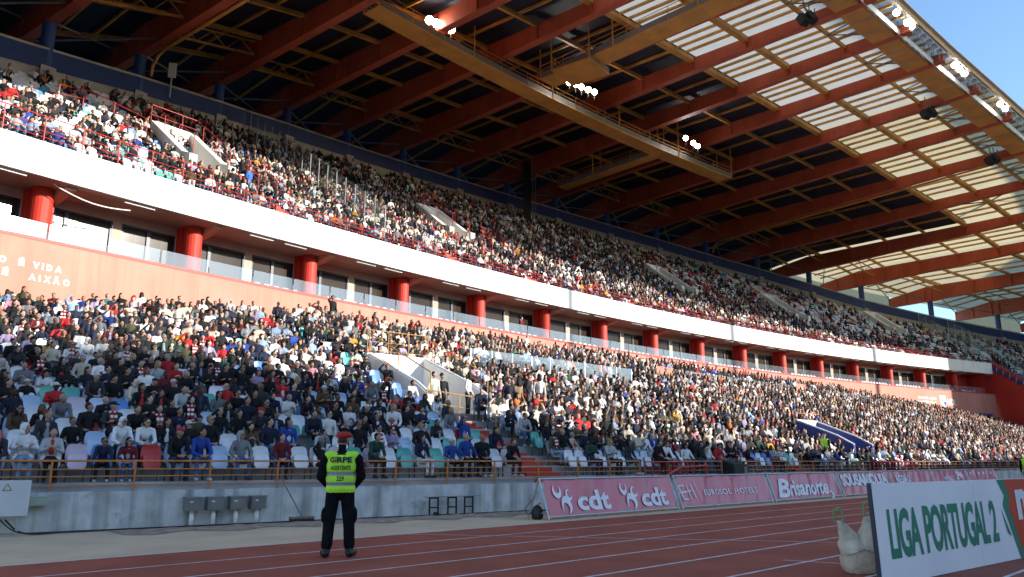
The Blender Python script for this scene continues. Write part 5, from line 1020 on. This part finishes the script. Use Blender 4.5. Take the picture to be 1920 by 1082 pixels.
# ------------------------------------------------------------------ big sack with green loops, rucksack
sk = thing('big_bag', 'white woven bulk sack with green loops slumped beside the white board', 'bag', (4.52, 10.5, 0))
cx_, cy_ = 4.455, 10.55; n = 40; rs_ = random.Random(4)
def crinkle(x, y, z): return .012*math.sin(23*x+17*z)+.010*math.sin(31*y-27*z+2)+.008*math.sin(61*z+9*x)
rows = []
for z, rx in ((.0, .17), (.02, .20), (.08, .215), (.17, .22), (.26, .21), (.34, .19), (.39, .15), (.405, .07), (.40, .01)):
    rows.append([(cx_+rx*math.copysign(abs(math.cos(t))**.7, math.cos(t))+crinkle(t, 0, z)*(z > 0), cy_+rx*.8*math.copysign(abs(math.sin(t))**.7, math.sin(t))+crinkle(0, t, z)*(z > 0), z) for t in [2*math.pi*k/n for k in range(n+1)]])
g = G(); g.grid(rows); obj('sack_body', g, 'sack', sk, smooth=True)
for sx, ax, az in ((-1, -.225, .64), (1, .15, .70)):                      # the two gathered corners of the open sack
    rows = []
    for i in range(9):
        f_ = i/8; c_ = (cx_+sx*.08*(1-f_)+ax*f_, cy_-.03, .28+(az-.28)*f_); ra, rb = .135*(1-f_)**1.0+.035, .15*(1-f_)+.022
        rows.append([(c_[0]+ra*math.cos(t)+crinkle(t*2, 1, c_[2]*1.6)*.9, c_[1]+rb*math.sin(t)+crinkle(1, t*2, c_[2]*1.4)*.9, c_[2]+.06*sx*(-math.cos(t))*(1-f_)) for t in [2*math.pi*k/24 for k in range(25)]])
    g = G(); g.grid(rows); obj('sack_corner', g, 'sack', sk, smooth=True)
for x, dx in ((-.225, -.02), (.165, -.03)):
    g = G(); pts = [(cx_+x+.01, cy_-.04, .56), (cx_+x+.03, cy_-.06, .70), (cx_+x-.0, cy_-.05, .80 if x < 0 else .88), (cx_+x-.06, cy_-.0, .76 if x < 0 else .86), (cx_+x-.05, cy_+.02, .62)]; P = [Vector(p) for p in pts]; Q = [P[i].lerp(P[i+1], k/4) for i in range(4) for k in range(4)]+[P[-1]]
    for a_, b_ in zip(Q[:-1], Q[1:]): g.beam(a_, b_, .012, .045, up=(0, 1, .2))
    obj('lifting_loop', g, 'sackgreen', sk)
g = G(); [g.add([(cx_+.12+.03*k, cy_-.235+.01*k, .10), (cx_+.135+.03*k, cy_-.232+.01*k, .10), (cx_+.135+.03*k, cy_-.225+.01*k, .26), (cx_+.12+.03*k, cy_-.228+.01*k, .26)], [(0, 1, 2, 3)]) for k in range(3)]; obj('sack_print', g, 'black', sk)
g = G(); rows = []
for z, r in ((0, .10), (.03, .14), (.12, .15), (.22, .13), (.30, .09), (.34, .03)): rows.append([(float((PB+NB*.38-DB*.02)[0])+r*math.cos(t)*(1+.1*math.sin(3*t)), float((PB+NB*.38-DB*.02)[1])+r*.8*math.sin(t), z) for t in [2*math.pi*k/14 for k in range(15)]])
g.grid(rows); obj('bag_body', g, 'black', bp, smooth=True); g = G(); c_ = Vector((*(PB+NB*.3-DB*.08), .3)); g.tube([c_, c_+Vector((.02, -.03, .1)), c_+Vector((.08, 0, .06))], .012, 6); obj('bag_strap', g, 'rubber', bp)

bpy.data.scenes.remove(TMP)
